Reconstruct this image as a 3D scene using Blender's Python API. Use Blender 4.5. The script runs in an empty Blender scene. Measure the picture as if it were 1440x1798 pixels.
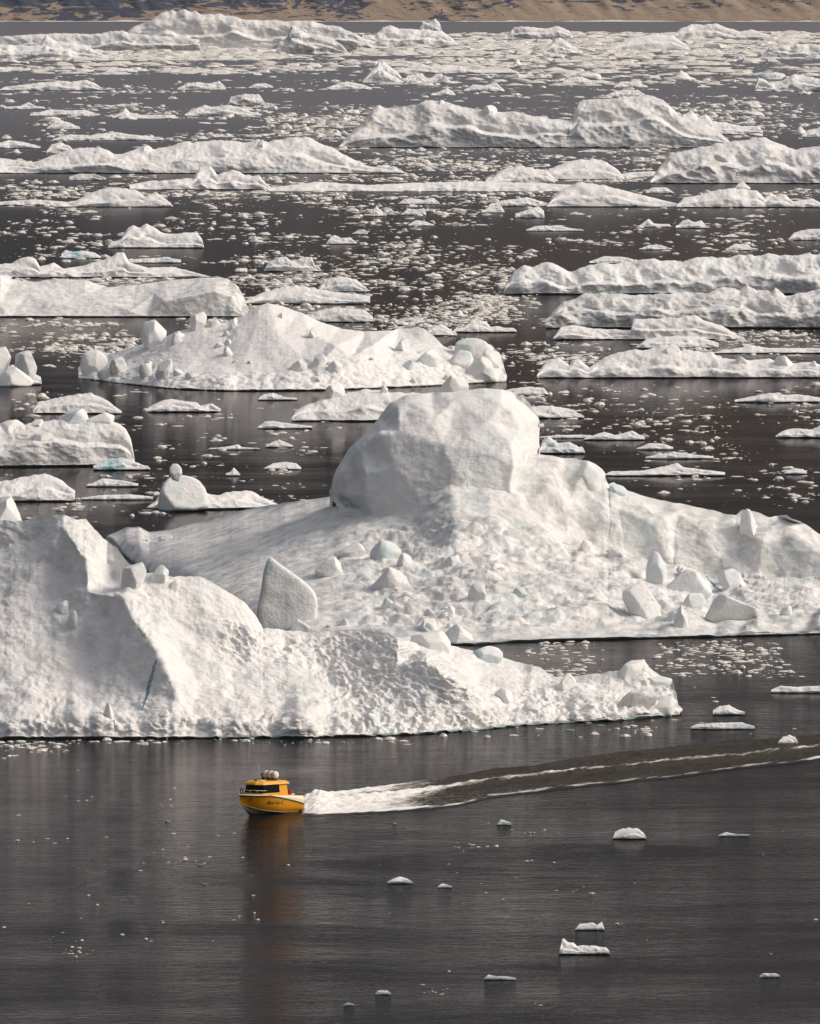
import bpy, math, random
import numpy as np
from mathutils import Vector, Matrix
from mathutils.bvhtree import BVHTree
R = math.radians
random.seed(7); rng = np.random.default_rng(7)
# ------------------------------------------------------------------ camera, sky, sun
F, CX, CY, CAMH = 14000.0, 720.0, 899.0, 80.0
YH = -20.0
PITCH = math.atan((CY - YH) / F)
sc = bpy.context.scene
cam = bpy.data.cameras.new('camera'); camo = bpy.data.objects.new('camera', cam)
sc.collection.objects.link(camo); sc.camera = camo
camo.location = (0, 0, CAMH); camo.rotation_euler = (math.pi / 2 - PITCH, 0, 0)
cam.sensor_fit = 'VERTICAL'; cam.sensor_height = 36; cam.lens = 36 * F / 1798
cam.clip_start = 1; cam.clip_end = 200000
SUN_AZ, SUN_EL = 4.0, 35.0      # azimuth from +X axis (negative = towards the camera)
w = bpy.data.worlds.new('World'); sc.world = w; w.use_nodes = True
nt = w.node_tree; bg = nt.nodes['Background']
sky = nt.nodes.new('ShaderNodeTexSky'); sky.sky_type = 'NISHITA'; sky.sun_disc = False
sky.sun_elevation = R(SUN_EL); sky.sun_rotation = R(90 - SUN_AZ)
sky.dust_density = 3.0; sky.altitude = 0
hs = nt.nodes.new('ShaderNodeHueSaturation'); hs.inputs['Saturation'].default_value = 0.32
hs.inputs['Value'].default_value = 1.0
nt.links.new(sky.outputs[0], hs.inputs['Color'])
mx = nt.nodes.new('ShaderNodeMix'); mx.data_type = 'RGBA'; mx.blend_type = 'MULTIPLY'; mx.inputs[0].default_value = 1
mx.inputs[7].default_value = (1.0, 0.965, 0.96, 1)
nt.links.new(hs.outputs[0], mx.inputs[6])
# thin cloud deck: like any overcast sky it is brightest overhead and about a third of that at the horizon
tc = nt.nodes.new('ShaderNodeTexCoord'); sx_ = nt.nodes.new('ShaderNodeSeparateXYZ'); nt.links.new(tc.outputs['Generated'], sx_.inputs[0])
mr = nt.nodes.new('ShaderNodeMapRange'); nt.links.new(sx_.outputs['Z'], mr.inputs[0]); mr.inputs[2].default_value = 1.0
mr.inputs[3].default_value = .22; mr.inputs[4].default_value = 1.9
vm = nt.nodes.new('ShaderNodeVectorMath'); vm.operation = 'SCALE'; nt.links.new(mx.outputs[2], vm.inputs[0]); nt.links.new(mr.outputs[0], vm.inputs['Scale'])
nt.links.new(vm.outputs[0], bg.inputs[0])
bg.inputs[1].default_value = 0.12
sl = bpy.data.lights.new('sun', 'SUN'); sl.energy = 2.6; sl.angle = R(28); sl.color = (1.0, 0.895, 0.77)
so = bpy.data.objects.new('sun', sl); sc.collection.objects.link(so)
d = Vector((math.cos(R(SUN_EL)) * math.cos(R(SUN_AZ)), math.cos(R(SUN_EL)) * math.sin(R(SUN_AZ)), math.sin(R(SUN_EL))))
so.rotation_euler = d.to_track_quat('Z', 'Y').to_euler(); so.location = (300, 700, 300)
vs = sc.view_settings; vs.view_transform = 'Standard'; vs.look = 'None'; vs.gamma = 1; vs.exposure = -0.18
vs.use_curve_mapping = False
sc.cycles.max_bounces = 6; sc.cycles.caustics_reflective = False; sc.cycles.caustics_refractive = False

# ------------------------------------------------------------------ projection helpers
cp, sp = math.cos(PITCH), math.sin(PITCH)
def zat(py, Y):
    v = py - CY
    return CAMH + Y * (-F * sp - v * cp) / (F * cp - v * sp)
def pyat(Y, Z):
    return CY - F * (Y * sp + (Z - CAMH) * cp) / (Y * cp + (CAMH - Z) * sp)
def xat(px, Y, Z=0.0):
    return (px - CX) / F * (Y * cp + (CAMH - Z) * sp)
def yground(py):
    v = py - CY
    return CAMH * (F * cp - v * sp) / (F * sp + v * cp)
def P3(px, py, Y):
    z = zat(py, Y); return (xat(px, Y, z), Y, z)
def ppm(py): return F / yground(py)          # pixels of the photo per metre on the water at that row

# ------------------------------------------------------------------ noise
_perm = np.random.default_rng(3).permutation(512).astype(np.int64)
_perm = np.concatenate([_perm, _perm, _perm])
_g = np.random.default_rng(4).normal(size=(512, 3)); _g /= np.linalg.norm(_g, axis=1)[:, None]
def perlin(x, y, z):
    x, y, z = np.broadcast_arrays(np.asarray(x, float), np.asarray(y, float), np.asarray(z, float))
    xi, yi, zi = np.floor(x).astype(int), np.floor(y).astype(int), np.floor(z).astype(int)
    xf, yf, zf = x - xi, y - yi, z - zi
    u, v, ww = [t * t * t * (t * (t * 6 - 15) + 10) for t in (xf, yf, zf)]
    xi &= 511; yi &= 511; zi &= 511
    def gr(a, b, c):
        h = _perm[_perm[_perm[(xi + a) & 511] + ((yi + b) & 511)] + ((zi + c) & 511)] & 511
        g = _g[h]
        return g[..., 0] * (xf - a) + g[..., 1] * (yf - b) + g[..., 2] * (zf - c)
    def lp(a, b, t): return a + (b - a) * t
    return lp(lp(lp(gr(0,0,0), gr(1,0,0), u), lp(gr(0,1,0), gr(1,1,0), u), v),
              lp(lp(gr(0,0,1), gr(1,0,1), u), lp(gr(0,1,1), gr(1,1,1), u), v), ww) * 1.5
def fbm(x, y, z=0.0, o=4, gain=.5):
    s = 0; a = 1; t = 0; f = 1
    for i in range(o):
        s = s + a * perlin(x * f + 17.3 * i, y * f + 5.1 * i, z * f + 9.7 * i); t += a; a *= gain; f *= 2.03
    return s / t
def ridged(x, y, z=0.0, o=4):
    s = 0; a = 1; t = 0; f = 1
    for i in range(o):
        s = s + a * (1 - np.abs(perlin(x * f + 31.3 * i, y * f + 7.1 * i, z * f + 3.7 * i)) * 2); t += a; a *= .5; f *= 2.07
    return s / t
def billow(x, y, z=0.0, o=3):
    return 1 - ridged(x, y, z, o)
def sstep(a, b, x):
    t = np.clip((x - a) / (b - a), 0, 1); return t * t * (3 - 2 * t)

# ------------------------------------------------------------------ materials
def newmat(name):
    m = bpy.data.materials.new(name); m.use_nodes = True
    n = m.node_tree.nodes; return m, m.node_tree, n['Principled BSDF']
class NB:
    def __init__(s, t): s.t = t
    def n(s, typ, **k):
        o = s.t.nodes.new(typ)
        for a, b in k.items(): setattr(o, a, b)
        return o
    def l(s, a, b): s.t.links.new(a, b)
    def noise(s, vec, scale, detail=4, rough=.55, dist=0):
        o = s.n('ShaderNodeTexNoise'); o.inputs['Scale'].default_value = scale
        o.inputs['Detail'].default_value = detail; o.inputs['Roughness'].default_value = rough
        o.inputs['Distortion'].default_value = dist
        if vec is not None: s.l(vec, o.inputs['Vector'])
        return o.outputs['Fac']
    def rng(s, v, a, b, c=0, d=1):
        o = s.n('ShaderNodeMapRange'); s.l(v, o.inputs[0])
        for i, q in enumerate((a, b, c, d)): o.inputs[i + 1].default_value = q
        return o.outputs[0]
    def math(s, op, a, b=None, clamp=False):
        o = s.n('ShaderNodeMath', operation=op); o.use_clamp = clamp
        for i, q in enumerate((a, b)):
            if q is None: continue
            if isinstance(q, (int, float)): o.inputs[i].default_value = q
            else: s.l(q, o.inputs[i])
        return o.outputs[0]
    def mix(s, f, a, b):
        o = s.n('ShaderNodeMix', data_type='RGBA')
        for i, q in ((0, f), (6, a), (7, b)):
            if isinstance(q, (int, float)): o.inputs[i].default_value = q
            elif isinstance(q, tuple): o.inputs[i].default_value = (*q, 1)
            else: s.l(q, o.inputs[i])
        return o.outputs[2]
    def map(s, vec, scale, rot=(0, 0, 0)):
        o = s.n('ShaderNodeMapping'); s.l(vec, o.inputs[0]); o.inputs['Scale'].default_value = scale
        o.inputs['Rotation'].default_value = rot
        return o.outputs[0]
    def bump(s, h, dist, strength=1, nrm=None):
        o = s.n('ShaderNodeBump'); o.inputs['Strength'].default_value = strength; o.inputs['Distance'].default_value = dist
        s.l(h, o.inputs['Height'])
        if nrm is not None: s.l(nrm, o.inputs['Normal'])
        return o.outputs[0]

def snow_material(name, near=True, warm=0.0):
    m, t, b = newmat(name); N = NB(t)
    geo = N.n('ShaderNodeNewGeometry'); pos = geo.outputs['Position']
    sep = N.n('ShaderNodeSeparateXYZ'); N.l(geo.outputs['Normal'], sep.inputs[0])
    psep = N.n('ShaderNodeSeparateXYZ'); N.l(pos, psep.inputs[0])
    oi = N.n('ShaderNodeObjectInfo'); oc = N.n('ShaderNodeSeparateColor'); N.l(oi.outputs['Color'], oc.inputs[0])
    f = 1.0 if near else 0.3
    big = N.noise(pos, .09 * f, 5); mid = N.noise(pos, .55 * f, 6, .6); fine = N.noise(pos, 3.2 * f, 5, .65)
    steep = N.rng(sep.outputs['Z'], .75, .15)
    ice = N.math('MULTIPLY', steep, N.rng(mid, .3, .65), True)
    c = N.mix(N.math('MULTIPLY', ice, .7), (.84, .815, .785), (.74, .765, .76))
    # grey silt and melt staining, patchy; also blackens the floe added for a hollow
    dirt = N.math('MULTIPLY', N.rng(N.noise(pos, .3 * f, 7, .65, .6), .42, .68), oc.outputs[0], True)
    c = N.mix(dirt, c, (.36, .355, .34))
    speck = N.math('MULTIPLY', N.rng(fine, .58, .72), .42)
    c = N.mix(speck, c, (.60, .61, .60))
    # blue veins of clear ice
    vein = N.rng(N.math('ABSOLUTE', N.math('SUBTRACT', N.noise(N.map(pos, (1, 1, 2.2)), .16 * f, 5, .6, .8), .5)), .0, .012, 1, 0)
    vein = N.math('MULTIPLY', vein, N.rng(big, .56, .64), True)
    c = N.mix(N.math('MULTIPLY', vein, .6), c, (.22, .50, .62))
    blue = N.math('MULTIPLY', N.rng(N.noise(pos, .22 * f, 3), .5, .7), oc.outputs[1], True)
    c = N.mix(blue, c, (.42, .62, .66))
    # wet foot at the waterline
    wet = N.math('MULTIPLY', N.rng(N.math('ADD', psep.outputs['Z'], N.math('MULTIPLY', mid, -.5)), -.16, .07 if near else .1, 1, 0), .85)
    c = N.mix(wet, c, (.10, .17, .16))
    N.l(c, b.inputs['Base Color'])
    b.inputs['Roughness'].default_value = .62; b.inputs['Specular IOR Level'].default_value = .3
    b1 = N.bump(mid, 1.2 if not near else .34, .8)
    b2 = N.bump(N.noise(pos, 2.6 * f, 8, .72), .22 if not near else .13, .8, b1)
    N.l(b2, b.inputs['Normal'])
    return m
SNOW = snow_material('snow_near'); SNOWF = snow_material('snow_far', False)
def pitted_material():
    m = SNOW.copy(); m.name = 'snow_pitted'
    t = m.node_tree; N = NB(t); b = t.nodes['Principled BSDF']
    geo = [n for n in t.nodes if n.type == 'NEW_GEOMETRY'][0]
    old = b.inputs['Normal'].links[0].from_socket
    v = N.n('ShaderNodeTexVoronoi'); v.inputs['Scale'].default_value = 1.5
    N.l(N.map(geo.outputs['Position'], (1, .5, 1.3), (0, 0, .4)), v.inputs['Vector'])
    h = N.math('MULTIPLY', N.rng(v.outputs['Distance'], 0, .5), 1.0)
    N.l(N.bump(h, .30, .8, old), b.inputs['Normal'])
    return m
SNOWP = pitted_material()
def simple(name, col, rough=.5, metal=0, spec=.5, noise=0):
    m, t, b = newmat(name); N = NB(t)
    tc = N.n('ShaderNodeTexCoord')
    n = N.noise(tc.outputs['Object'], 3.0, 4)
    c2 = tuple(max(0, q * (1 - noise)) for q in col)
    N.l(N.mix(N.rng(n, .35, .65), c2, col), b.inputs['Base Color'])
    b.inputs['Roughness'].default_value = rough; b.inputs['Metallic'].default_value = metal
    b.inputs['Specular IOR Level'].default_value = spec
    return m
def water_nodes(name):
    m, t, b = newmat(name); N = NB(t)
    geo = N.n('ShaderNodeNewGeometry'); pos = geo.outputs['Position']
    big = N.noise(N.map(pos, (.004, .012, 1)), 1, 3)
    slick = N.noise(N.map(pos, (.02, .05, 1), (0, 0, .1)), 1, 4, .6, .5)
    a1 = N.noise(N.map(pos, (.34, .66, 1), (0, 0, .12)), 1, 2, .5, .9)
    a2 = N.noise(N.map(pos, (.9, 2.5, 1), (0, 0, -.15)), 1, 3, .6, .8)
    a3 = N.noise(N.map(pos, (.06, .15, 1), (0, 0, .3)), 1, 2)
    h = N.math('ADD', N.math('MULTIPLY', a1, .36), N.math('ADD', N.math('MULTIPLY', a2, .27), N.math('MULTIPLY', a3, .5)))
    amp = N.rng(slick, .38, .65, .05, .19)
    psep = N.n('ShaderNodeSeparateXYZ'); N.l(pos, psep.inputs[0])
    calm = N.rng(psep.outputs['Y'], 830, 1150, 1.0, .22)
    bm = N.n('ShaderNodeBump'); bm.inputs['Distance'].default_value = 1.0
    N.l(h, bm.inputs['Height']); N.l(N.math('MULTIPLY', amp, calm), bm.inputs['Strength'])
    col = N.mix(N.rng(big, .4, .6), (.013, .012, .013), (.019, .017, .017))
    N.l(col, b.inputs['Base Color']); b.inputs['Roughness'].default_value = 1; b.inputs['Specular IOR Level'].default_value = 0
    gl = N.n('ShaderNodeBsdfGlossy'); gl.inputs['Roughness'].default_value = .055; gl.inputs['Color'].default_value = (.45, .435, .44, 1)
    N.l(bm.outputs[0], gl.inputs['Normal'])
    N.l(N.rng(psep.outputs['Y'], 1300, 5000, .05, .34), gl.inputs['Roughness'])
    fr = N.n('ShaderNodeFresnel'); fr.inputs['IOR'].default_value = 1.33; N.l(bm.outputs[0], fr.inputs['Normal'])
    ms = N.n('ShaderNodeMixShader'); N.l(fr.outputs[0], ms.inputs[0]); N.l(b.outputs[0], ms.inputs[1]); N.l(gl.outputs[0], ms.inputs[2])
    out = [q for q in t.nodes if q.type == 'OUTPUT_MATERIAL'][0]; N.l(ms.outputs[0], out.inputs[0])
    N.fr, N.ms, N.gl = fr, ms, gl
    return m, N, b, pos
WATER, _, _, _ = water_nodes('sea_water')

# ------------------------------------------------------------------ object helpers
def mesh_from(name, verts, faces, mat, smooth=True):
    me = bpy.data.meshes.new(name)
    me.from_pydata(verts if isinstance(verts, list) else verts.tolist(), [], faces if isinstance(faces, list) else faces.tolist())
    if mat is not None: me.materials.append(mat)
    if smooth: me.polygons.foreach_set('use_smooth', [True] * len(me.polygons))
    me.update(); return me
def link(name, me, parent=None, loc=None):
    o = bpy.data.objects.new(name, me); sc.collection.objects.link(o)
    if loc is not None: o.location = loc
    if parent is not None:
        o.parent = parent
    return o
def tag(o, label=None, cat=None, group=None, kind=None):
    if label: o['label'] = label
    if cat: o['category'] = cat
    if group: o['group'] = group
    if kind: o['kind'] = kind
    return o
def grid_faces(nr, nc):
    i = np.arange(nr - 1)[:, None] * nc + np.arange(nc - 1)[None, :]
    return np.stack([i, i + 1, i + nc + 1, i + nc], -1).reshape(-1, 4)
def rebase(me, origin):
    me.transform(Matrix.Translation(-Vector(origin)))

# ------------------------------------------------------------------ setting: water, mountain, shore
YS = yground(38)
vw = [(-60000, -2000, 0), (60000, -2000, 0), (60000, 90000, 0), (-60000, 90000, 0)]
sea = link('sea_water', mesh_from('sea_water', vw, [(0, 1, 2, 3)], WATER, False)); tag(sea, kind='structure')
def mountain():
    xs = np.concatenate([np.linspace(-14000, -1500, 60)[:-1], np.linspace(-1500, 1500, 420), np.linspace(1500, 14000, 60)[1:]])
    ts = np.concatenate([np.linspace(0, 260, 90)[:-1], 260 + (np.linspace(0, 1, 50) ** 1.6) * 5000])
    X, T = np.meshgrid(xs, ts)
    shore = 60 * fbm(X / 700, 0 * X, 1.0, 3)
    Y = YS + 60 + T + shore
    base = 0.42 * T * (1 - T / 14000)
    gul = ridged(X / 95 + T / 160, T / 300, 2.0, 4)
    z = base * (1 + .25 * fbm(X / 900, T / 900, 5.0)) + np.minimum(T, 220) * .16 * gul + T ** .8 * .25 * fbm(X / 400, T / 500, 8.)
    z = np.where(T < 1, -4, z); z = np.minimum(z, 950 + 250 * fbm(X / 1500, T / 1500, 4.))
    v = np.stack([X, Y, z], -1).reshape(-1, 3)
    m, t, b = newmat('mountain_ground'); N = NB(t)
    geo = N.n('ShaderNodeNewGeometry'); pos = geo.outputs['Position']
    ps = N.n('ShaderNodeSeparateXYZ'); N.l(pos, ps.inputs[0])
    # dark rock bands slanting down the slope, tan tundra between
    p1 = N.map(pos, (.010, .010, .045), (0, R(38), 0))
    n1 = N.noise(p1, 1.5, 6, .62, 1.2)
    n2 = N.noise(N.map(pos, (.05, .05, .13), (0, R(30), 0)), 1, 4, .6, .5)
    dens = N.math('ADD', N.rng(ps.outputs['X'], -1000, 1000, .10, -.10), N.rng(ps.outputs['Z'], 4, 50, -.06, .05))
    dens = N.math('ADD', dens, N.math('MULTIPLY', N.math('SUBTRACT', N.noise(N.map(pos, (.0035, .002, .002)), 1, 2), .5), .5))
    s = N.math('ADD', N.math('ADD', n1, N.math('MULTIPLY', N.math('SUBTRACT', n2, .5), .3)), dens)
    rock = N.rng(s, .535, .56)
    tan = N.mix(N.noise(pos, .02, 4), (.36, .275, .205), (.30, .235, .185))
    c = N.mix(rock, tan, (.085, .095, .125))  # tan and rock paled in the colour itself to stand in for distance haze
    N.l(c, b.inputs['Base Color']); b.inputs['Roughness'].default_value = .95; b.inputs['Specular IOR Level'].default_value = .1
    N.l(N.bump(n1, 12, .5), b.inputs['Normal'])
    o = link('mountain', mesh_from('mountain', v, grid_faces(len(ts), len(xs)), m)); tag(o, kind='structure')
mountain()
def shore_ice():
    xs = np.linspace(-3000, 3000, 900); ts = np.linspace(0, 1, 8)
    X, T = np.meshgrid(xs, ts)
    h = .4 + 5.5 * np.clip(fbm(X / 45, T, 1., 4), 0, 1) + 8 * np.clip(fbm(X / 300, T * .5, 9., 2), 0, 1)
    z = np.sin(np.pi * T) ** .6 * h - .2
    v = np.stack([X, YS - 40 + T * 160 + 60 * fbm(X / 700, 0 * X, 1.0, 3), z], -1).reshape(-1, 3)
    o = link('shore_ice', mesh_from('shore_ice', v, grid_faces(8, 900), SNOWF)); tag(o, kind='stuff')
shore_ice()

# ------------------------------------------------------------------ icebergs as lofted solids
FOOT = []       # footprints, to keep loose ice out of the bergs
def parse(s):
    a = np.array([[float(q) for q in p.split(',')] for p in s.split()]); return a[:, 0], a[:, 1]
def vnormals(V):
    du = np.gradient(V, axis=1); dv = np.gradient(V, axis=0)
    n = np.cross(du, dv); n /= np.linalg.norm(n, axis=-1, keepdims=True) + 1e-9
    return n
def shell(name, px, PY, Y, back, mat, lip=.35, colour=(0, 0, 0, 1), disp=None, parent=None, seed=0, nback=12, foot=True, crest_keep=.35):
    """front face given row by row (bottom to crest) as photo rows PY and depths Y; closed behind by a rounded fall to the water"""
    nr, n = PY.shape
    PX = np.broadcast_to(px[None, :], PY.shape)
    Z = CAMH + Y * (-F * sp - (PY - CY) * cp) / (F * cp - (PY - CY) * sp)
    X = (PX - CX) / F * (Y * cp + (CAMH - Z) * sp)
    V = np.stack([X, Y, Z], -1)
    if disp is not None:
        N_ = vnormals(V); N_ *= np.where(N_[..., 1:2] > 0, -1, 1)
        d = disp(V, N_)
        s_ = np.linspace(0, 1, nr)[:, None]
        d = d * (crest_keep + (1 - crest_keep) * sstep(1.0, .88, s_)) * sstep(0, .05, s_ + .01)
        V = V + N_ * d[..., None]
        V[..., 2] = np.maximum(V[..., 2], .02)
    # back side
    c = V[-1]; rows = []
    for q in np.linspace(0, 1, nback + 1)[1:]:
        a = q * math.pi / 2
        r = c.copy(); r[:, 1] = c[:, 1] + back * (math.sin(a) * .55 + .45 * q); r[:, 2] = (c[:, 2] + .5) * (math.cos(a) * .6 + .4 * (1 - q)) - .5
        r[:, 2] += .12 * c[:, 2] * fbm(r[:, 0] / (back.mean() * .5 + 1e-3) + seed, r[:, 1] / (back.mean() * .5 + 1e-3), 1., 3) * math.sin(math.pi * q)
        rows.append(r)
    # undercut lip with a wet foot
    b0 = V[0].copy(); lp = np.minimum(lip, np.maximum(V[min(3, nr - 1), :, 2], .05)) * (1 + .5 * fbm(b0[:, 0] / 2.5, 0 * b0[:, 0], 3. + seed, 3))
    b0[:, 2] = lp
    u1 = b0.copy(); u1[:, 1] += .25 * lp; u1[:, 2] = lp * .75
    u2 = b0.copy(); u2[:, 1] += 1.3 * lp; u2[:, 2] = lp * .2
    u3 = b0.copy(); u3[:, 1] += 1.7 * lp; u3[:, 2] = -.6
    V[0] = b0; V[1:, :, 2] = np.maximum(V[1:, :, 2], lp[None, :] * 1.02)
    A = np.concatenate([np.stack([u3, u2, u1], 0), V, np.stack(rows, 0)], 0)
    me = mesh_from(name, A.reshape(-1, 3), grid_faces(A.shape[0], n), mat)
    org = Vector((float(X[0].mean()), float(Y[0].mean()), 0)); rebase(me, org)
    o = link(name, me, parent, org if parent is None else org - parent.location); o.color = colour
    if foot: FOOT.append((px, V[0][:, 1], c[:, 1] + back))
    return o

BERGS = []
def berg(name, label, sky, base, k=1.8, relief=.35, depth=None, dirt=0.0, blue=0.0, group=None, cat='iceberg', seed=None, step=None, ext=True, mat=None, rows=None, lam=.7):
    sx, sy = parse(sky)
    if isinstance(base, (int, float)): bx, by = np.array([sx[0], sx[-1]]), np.array([base, base], float)
    else: bx, by = parse(base)
    seed = seed if seed is not None else (len(BERGS) * 13.7 % 97)
    W = sx[-1] - sx[0]
    step = step or max(1.0, min(2.2, W / 90))
    px = np.arange(sx[0], sx[-1] + step * .5, step)
    py = np.interp(px, sx, sy); pb = np.interp(px, bx, by)
    bm = float(pb.mean()); pm = ppm(bm); dpy = pm * CAMH / yground(bm)
    Wm = W / pm; e = np.clip(np.minimum(px - px[0], px[-1] - px) / (W * .5), 0, 1)
    if cat == 'ice floe': py = np.minimum(py, pb - .38 * (pb - py).max() * np.clip(e * 9, 0, 1) ** .5)
    Hpx = np.maximum(pb - py, .8); Hm = float(Hpx.max()) / pm
    Xc = (px - CX) / pm
    jag = fbm(Xc / max(Hm * .35, .3) + seed, 0 * Xc, 7.7, 4) * Hpx * .10 + .8 * fbm(Xc * pm / 4 + seed, 0 * Xc, 6.1, 2)
    py = np.minimum(py + jag * np.clip(e * 6, 0, 1), pb - .6); Hpx = np.maximum(pb - py, .8)
    Yf = yground(pb) + min(.06 * Wm, 1.2 * Hm, 6) * (fbm(Xc / (Hm * 3 + 1) + 7 + seed, 0 * Xc, 2.3, 4)) * np.clip(e * 4, 0, 1)
    L = max(Hm * lam * 1.35, .6); relief = relief * .66
    nr = rows or int(np.clip(Hpx.max() / 1.3, 12, 90))
    s_ = (np.linspace(0, 1, nr))[:, None]
    pbn = pyat(Yf, 0 * Yf); PY = pbn[None, :] + (py - pbn)[None, :] * s_
    hloc = Hpx / pm
    Df = np.minimum(np.maximum(.26 * Wm / k, 3.0 * hloc.max() / k), .55 * Hpx.max() / dpy) * (hloc / hloc.max()) ** .8
    zz = s_ * hloc[None, :]; XX = np.broadcast_to(Xc[None, :], zz.shape)
    rg = ridged(XX / (L * 1.5) + seed + zz / (L * 3), zz / L, seed * 1.3, 4); sm = fbm(XX / (L * 2.2) + seed, zz / (L * 1.8), 5.5 + seed, 3)
    led = np.clip(.45 + .5 * fbm(Xc / (L * 3) + seed, 0 * Xc, 8.8, 3), .15, .85)[None, :]
    lw = .55 * Df[None, :] * sstep(led - .05, led + .05, s_)
    off = Df[None, :] * (.45 * s_ ** 1.3 + .45 * s_ ** 7) + lw + relief * L * (1.25 * sm - .9 * (rg - .5)) * sstep(0, .22, s_)
    off = np.maximum(off, .05 * zz)
    Y = Yf[None, :] + off
    # never let the face dive under the water: keep some height
    Ymax = CAMH / np.tan(np.arctan((PY - CY) / F) + PITCH) ; Y = np.minimum(Y, Yf[None, :] + np.maximum((Ymax - Yf[None, :]) * .8, 0) + .01)
    def disp(V, N_):
        x, y, z = V[..., 0], V[..., 1], V[..., 2]
        return L * (.10 * relief * 2 * fbm(x / (L * .45) + seed, y / (L * .9), z / (L * .4), 4)) + .02 * L * fbm(x / (L * .1), y / (L * .2), z / (L * .1), 2)
    back = np.maximum(hloc * 1.6, .3 * Df) + .3
    lip = min(.5, max(.25, .05 * Hm)) if Hm > 2.2 else .10 * Hm
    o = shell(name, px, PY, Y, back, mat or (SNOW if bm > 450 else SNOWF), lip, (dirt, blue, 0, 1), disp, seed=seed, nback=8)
    tag(o, label, cat, group)
    BERGS.append((label, px[0], px[-1], bm))
    return o

def tri_interp(pts, vals, QX, QY, smooth=2):
    """piecewise-linear surface through scattered control points"""
    from mathutils.geometry import delaunay_2d_cdt
    vv = [Vector((a, b)) for a, b in pts]
    v2, e2, f2, ov, oe, of = delaunay_2d_cdt(vv, [], [], 0, 1e-4)
    val = np.array([np.mean([vals[i] for i in o_]) if o_ else 0 for o_ in ov])
    P_ = np.array([[a[0], a[1]] for a in v2]); out = np.full(QX.shape, np.nan)
    for f in f2:
        (x0, y0), (x1, y1), (x2, y2) = P_[f[0]], P_[f[1]], P_[f[2]]
        D = (y1 - y2) * (x0 - x2) + (x2 - x1) * (y0 - y2)
        if abs(D) < 1e-9: continue
        l0 = ((y1 - y2) * (QX - x2) + (x2 - x1) * (QY - y2)) / D; l1 = ((y2 - y0) * (QX - x2) + (x0 - x2) * (QY - y2)) / D; l2 = 1 - l0 - l1
        m = (l0 >= -1e-4) & (l1 >= -1e-4) & (l2 >= -1e-4)
        out[m] = (l0 * val[f[0]] + l1 * val[f[1]] + l2 * val[f[2]])[m]
    bad = np.isnan(out)
    if bad.any():
        q = np.stack([QX[bad], QY[bad]], -1); d2 = ((q[:, None] - P_[None]) ** 2).sum(-1); w_ = 1 / (d2 + 1) ** 2
        out[bad] = (w_ * val).sum(1) / w_.sum(1)
    for _ in range(smooth):
        p = np.pad(out, 1, 'edge'); out = (p[1:-1, 1:-1] * 2 + p[:-2, 1:-1] + p[2:, 1:-1] + p[1:-1, :-2] + p[1:-1, 2:]) / 6
    return out

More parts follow.
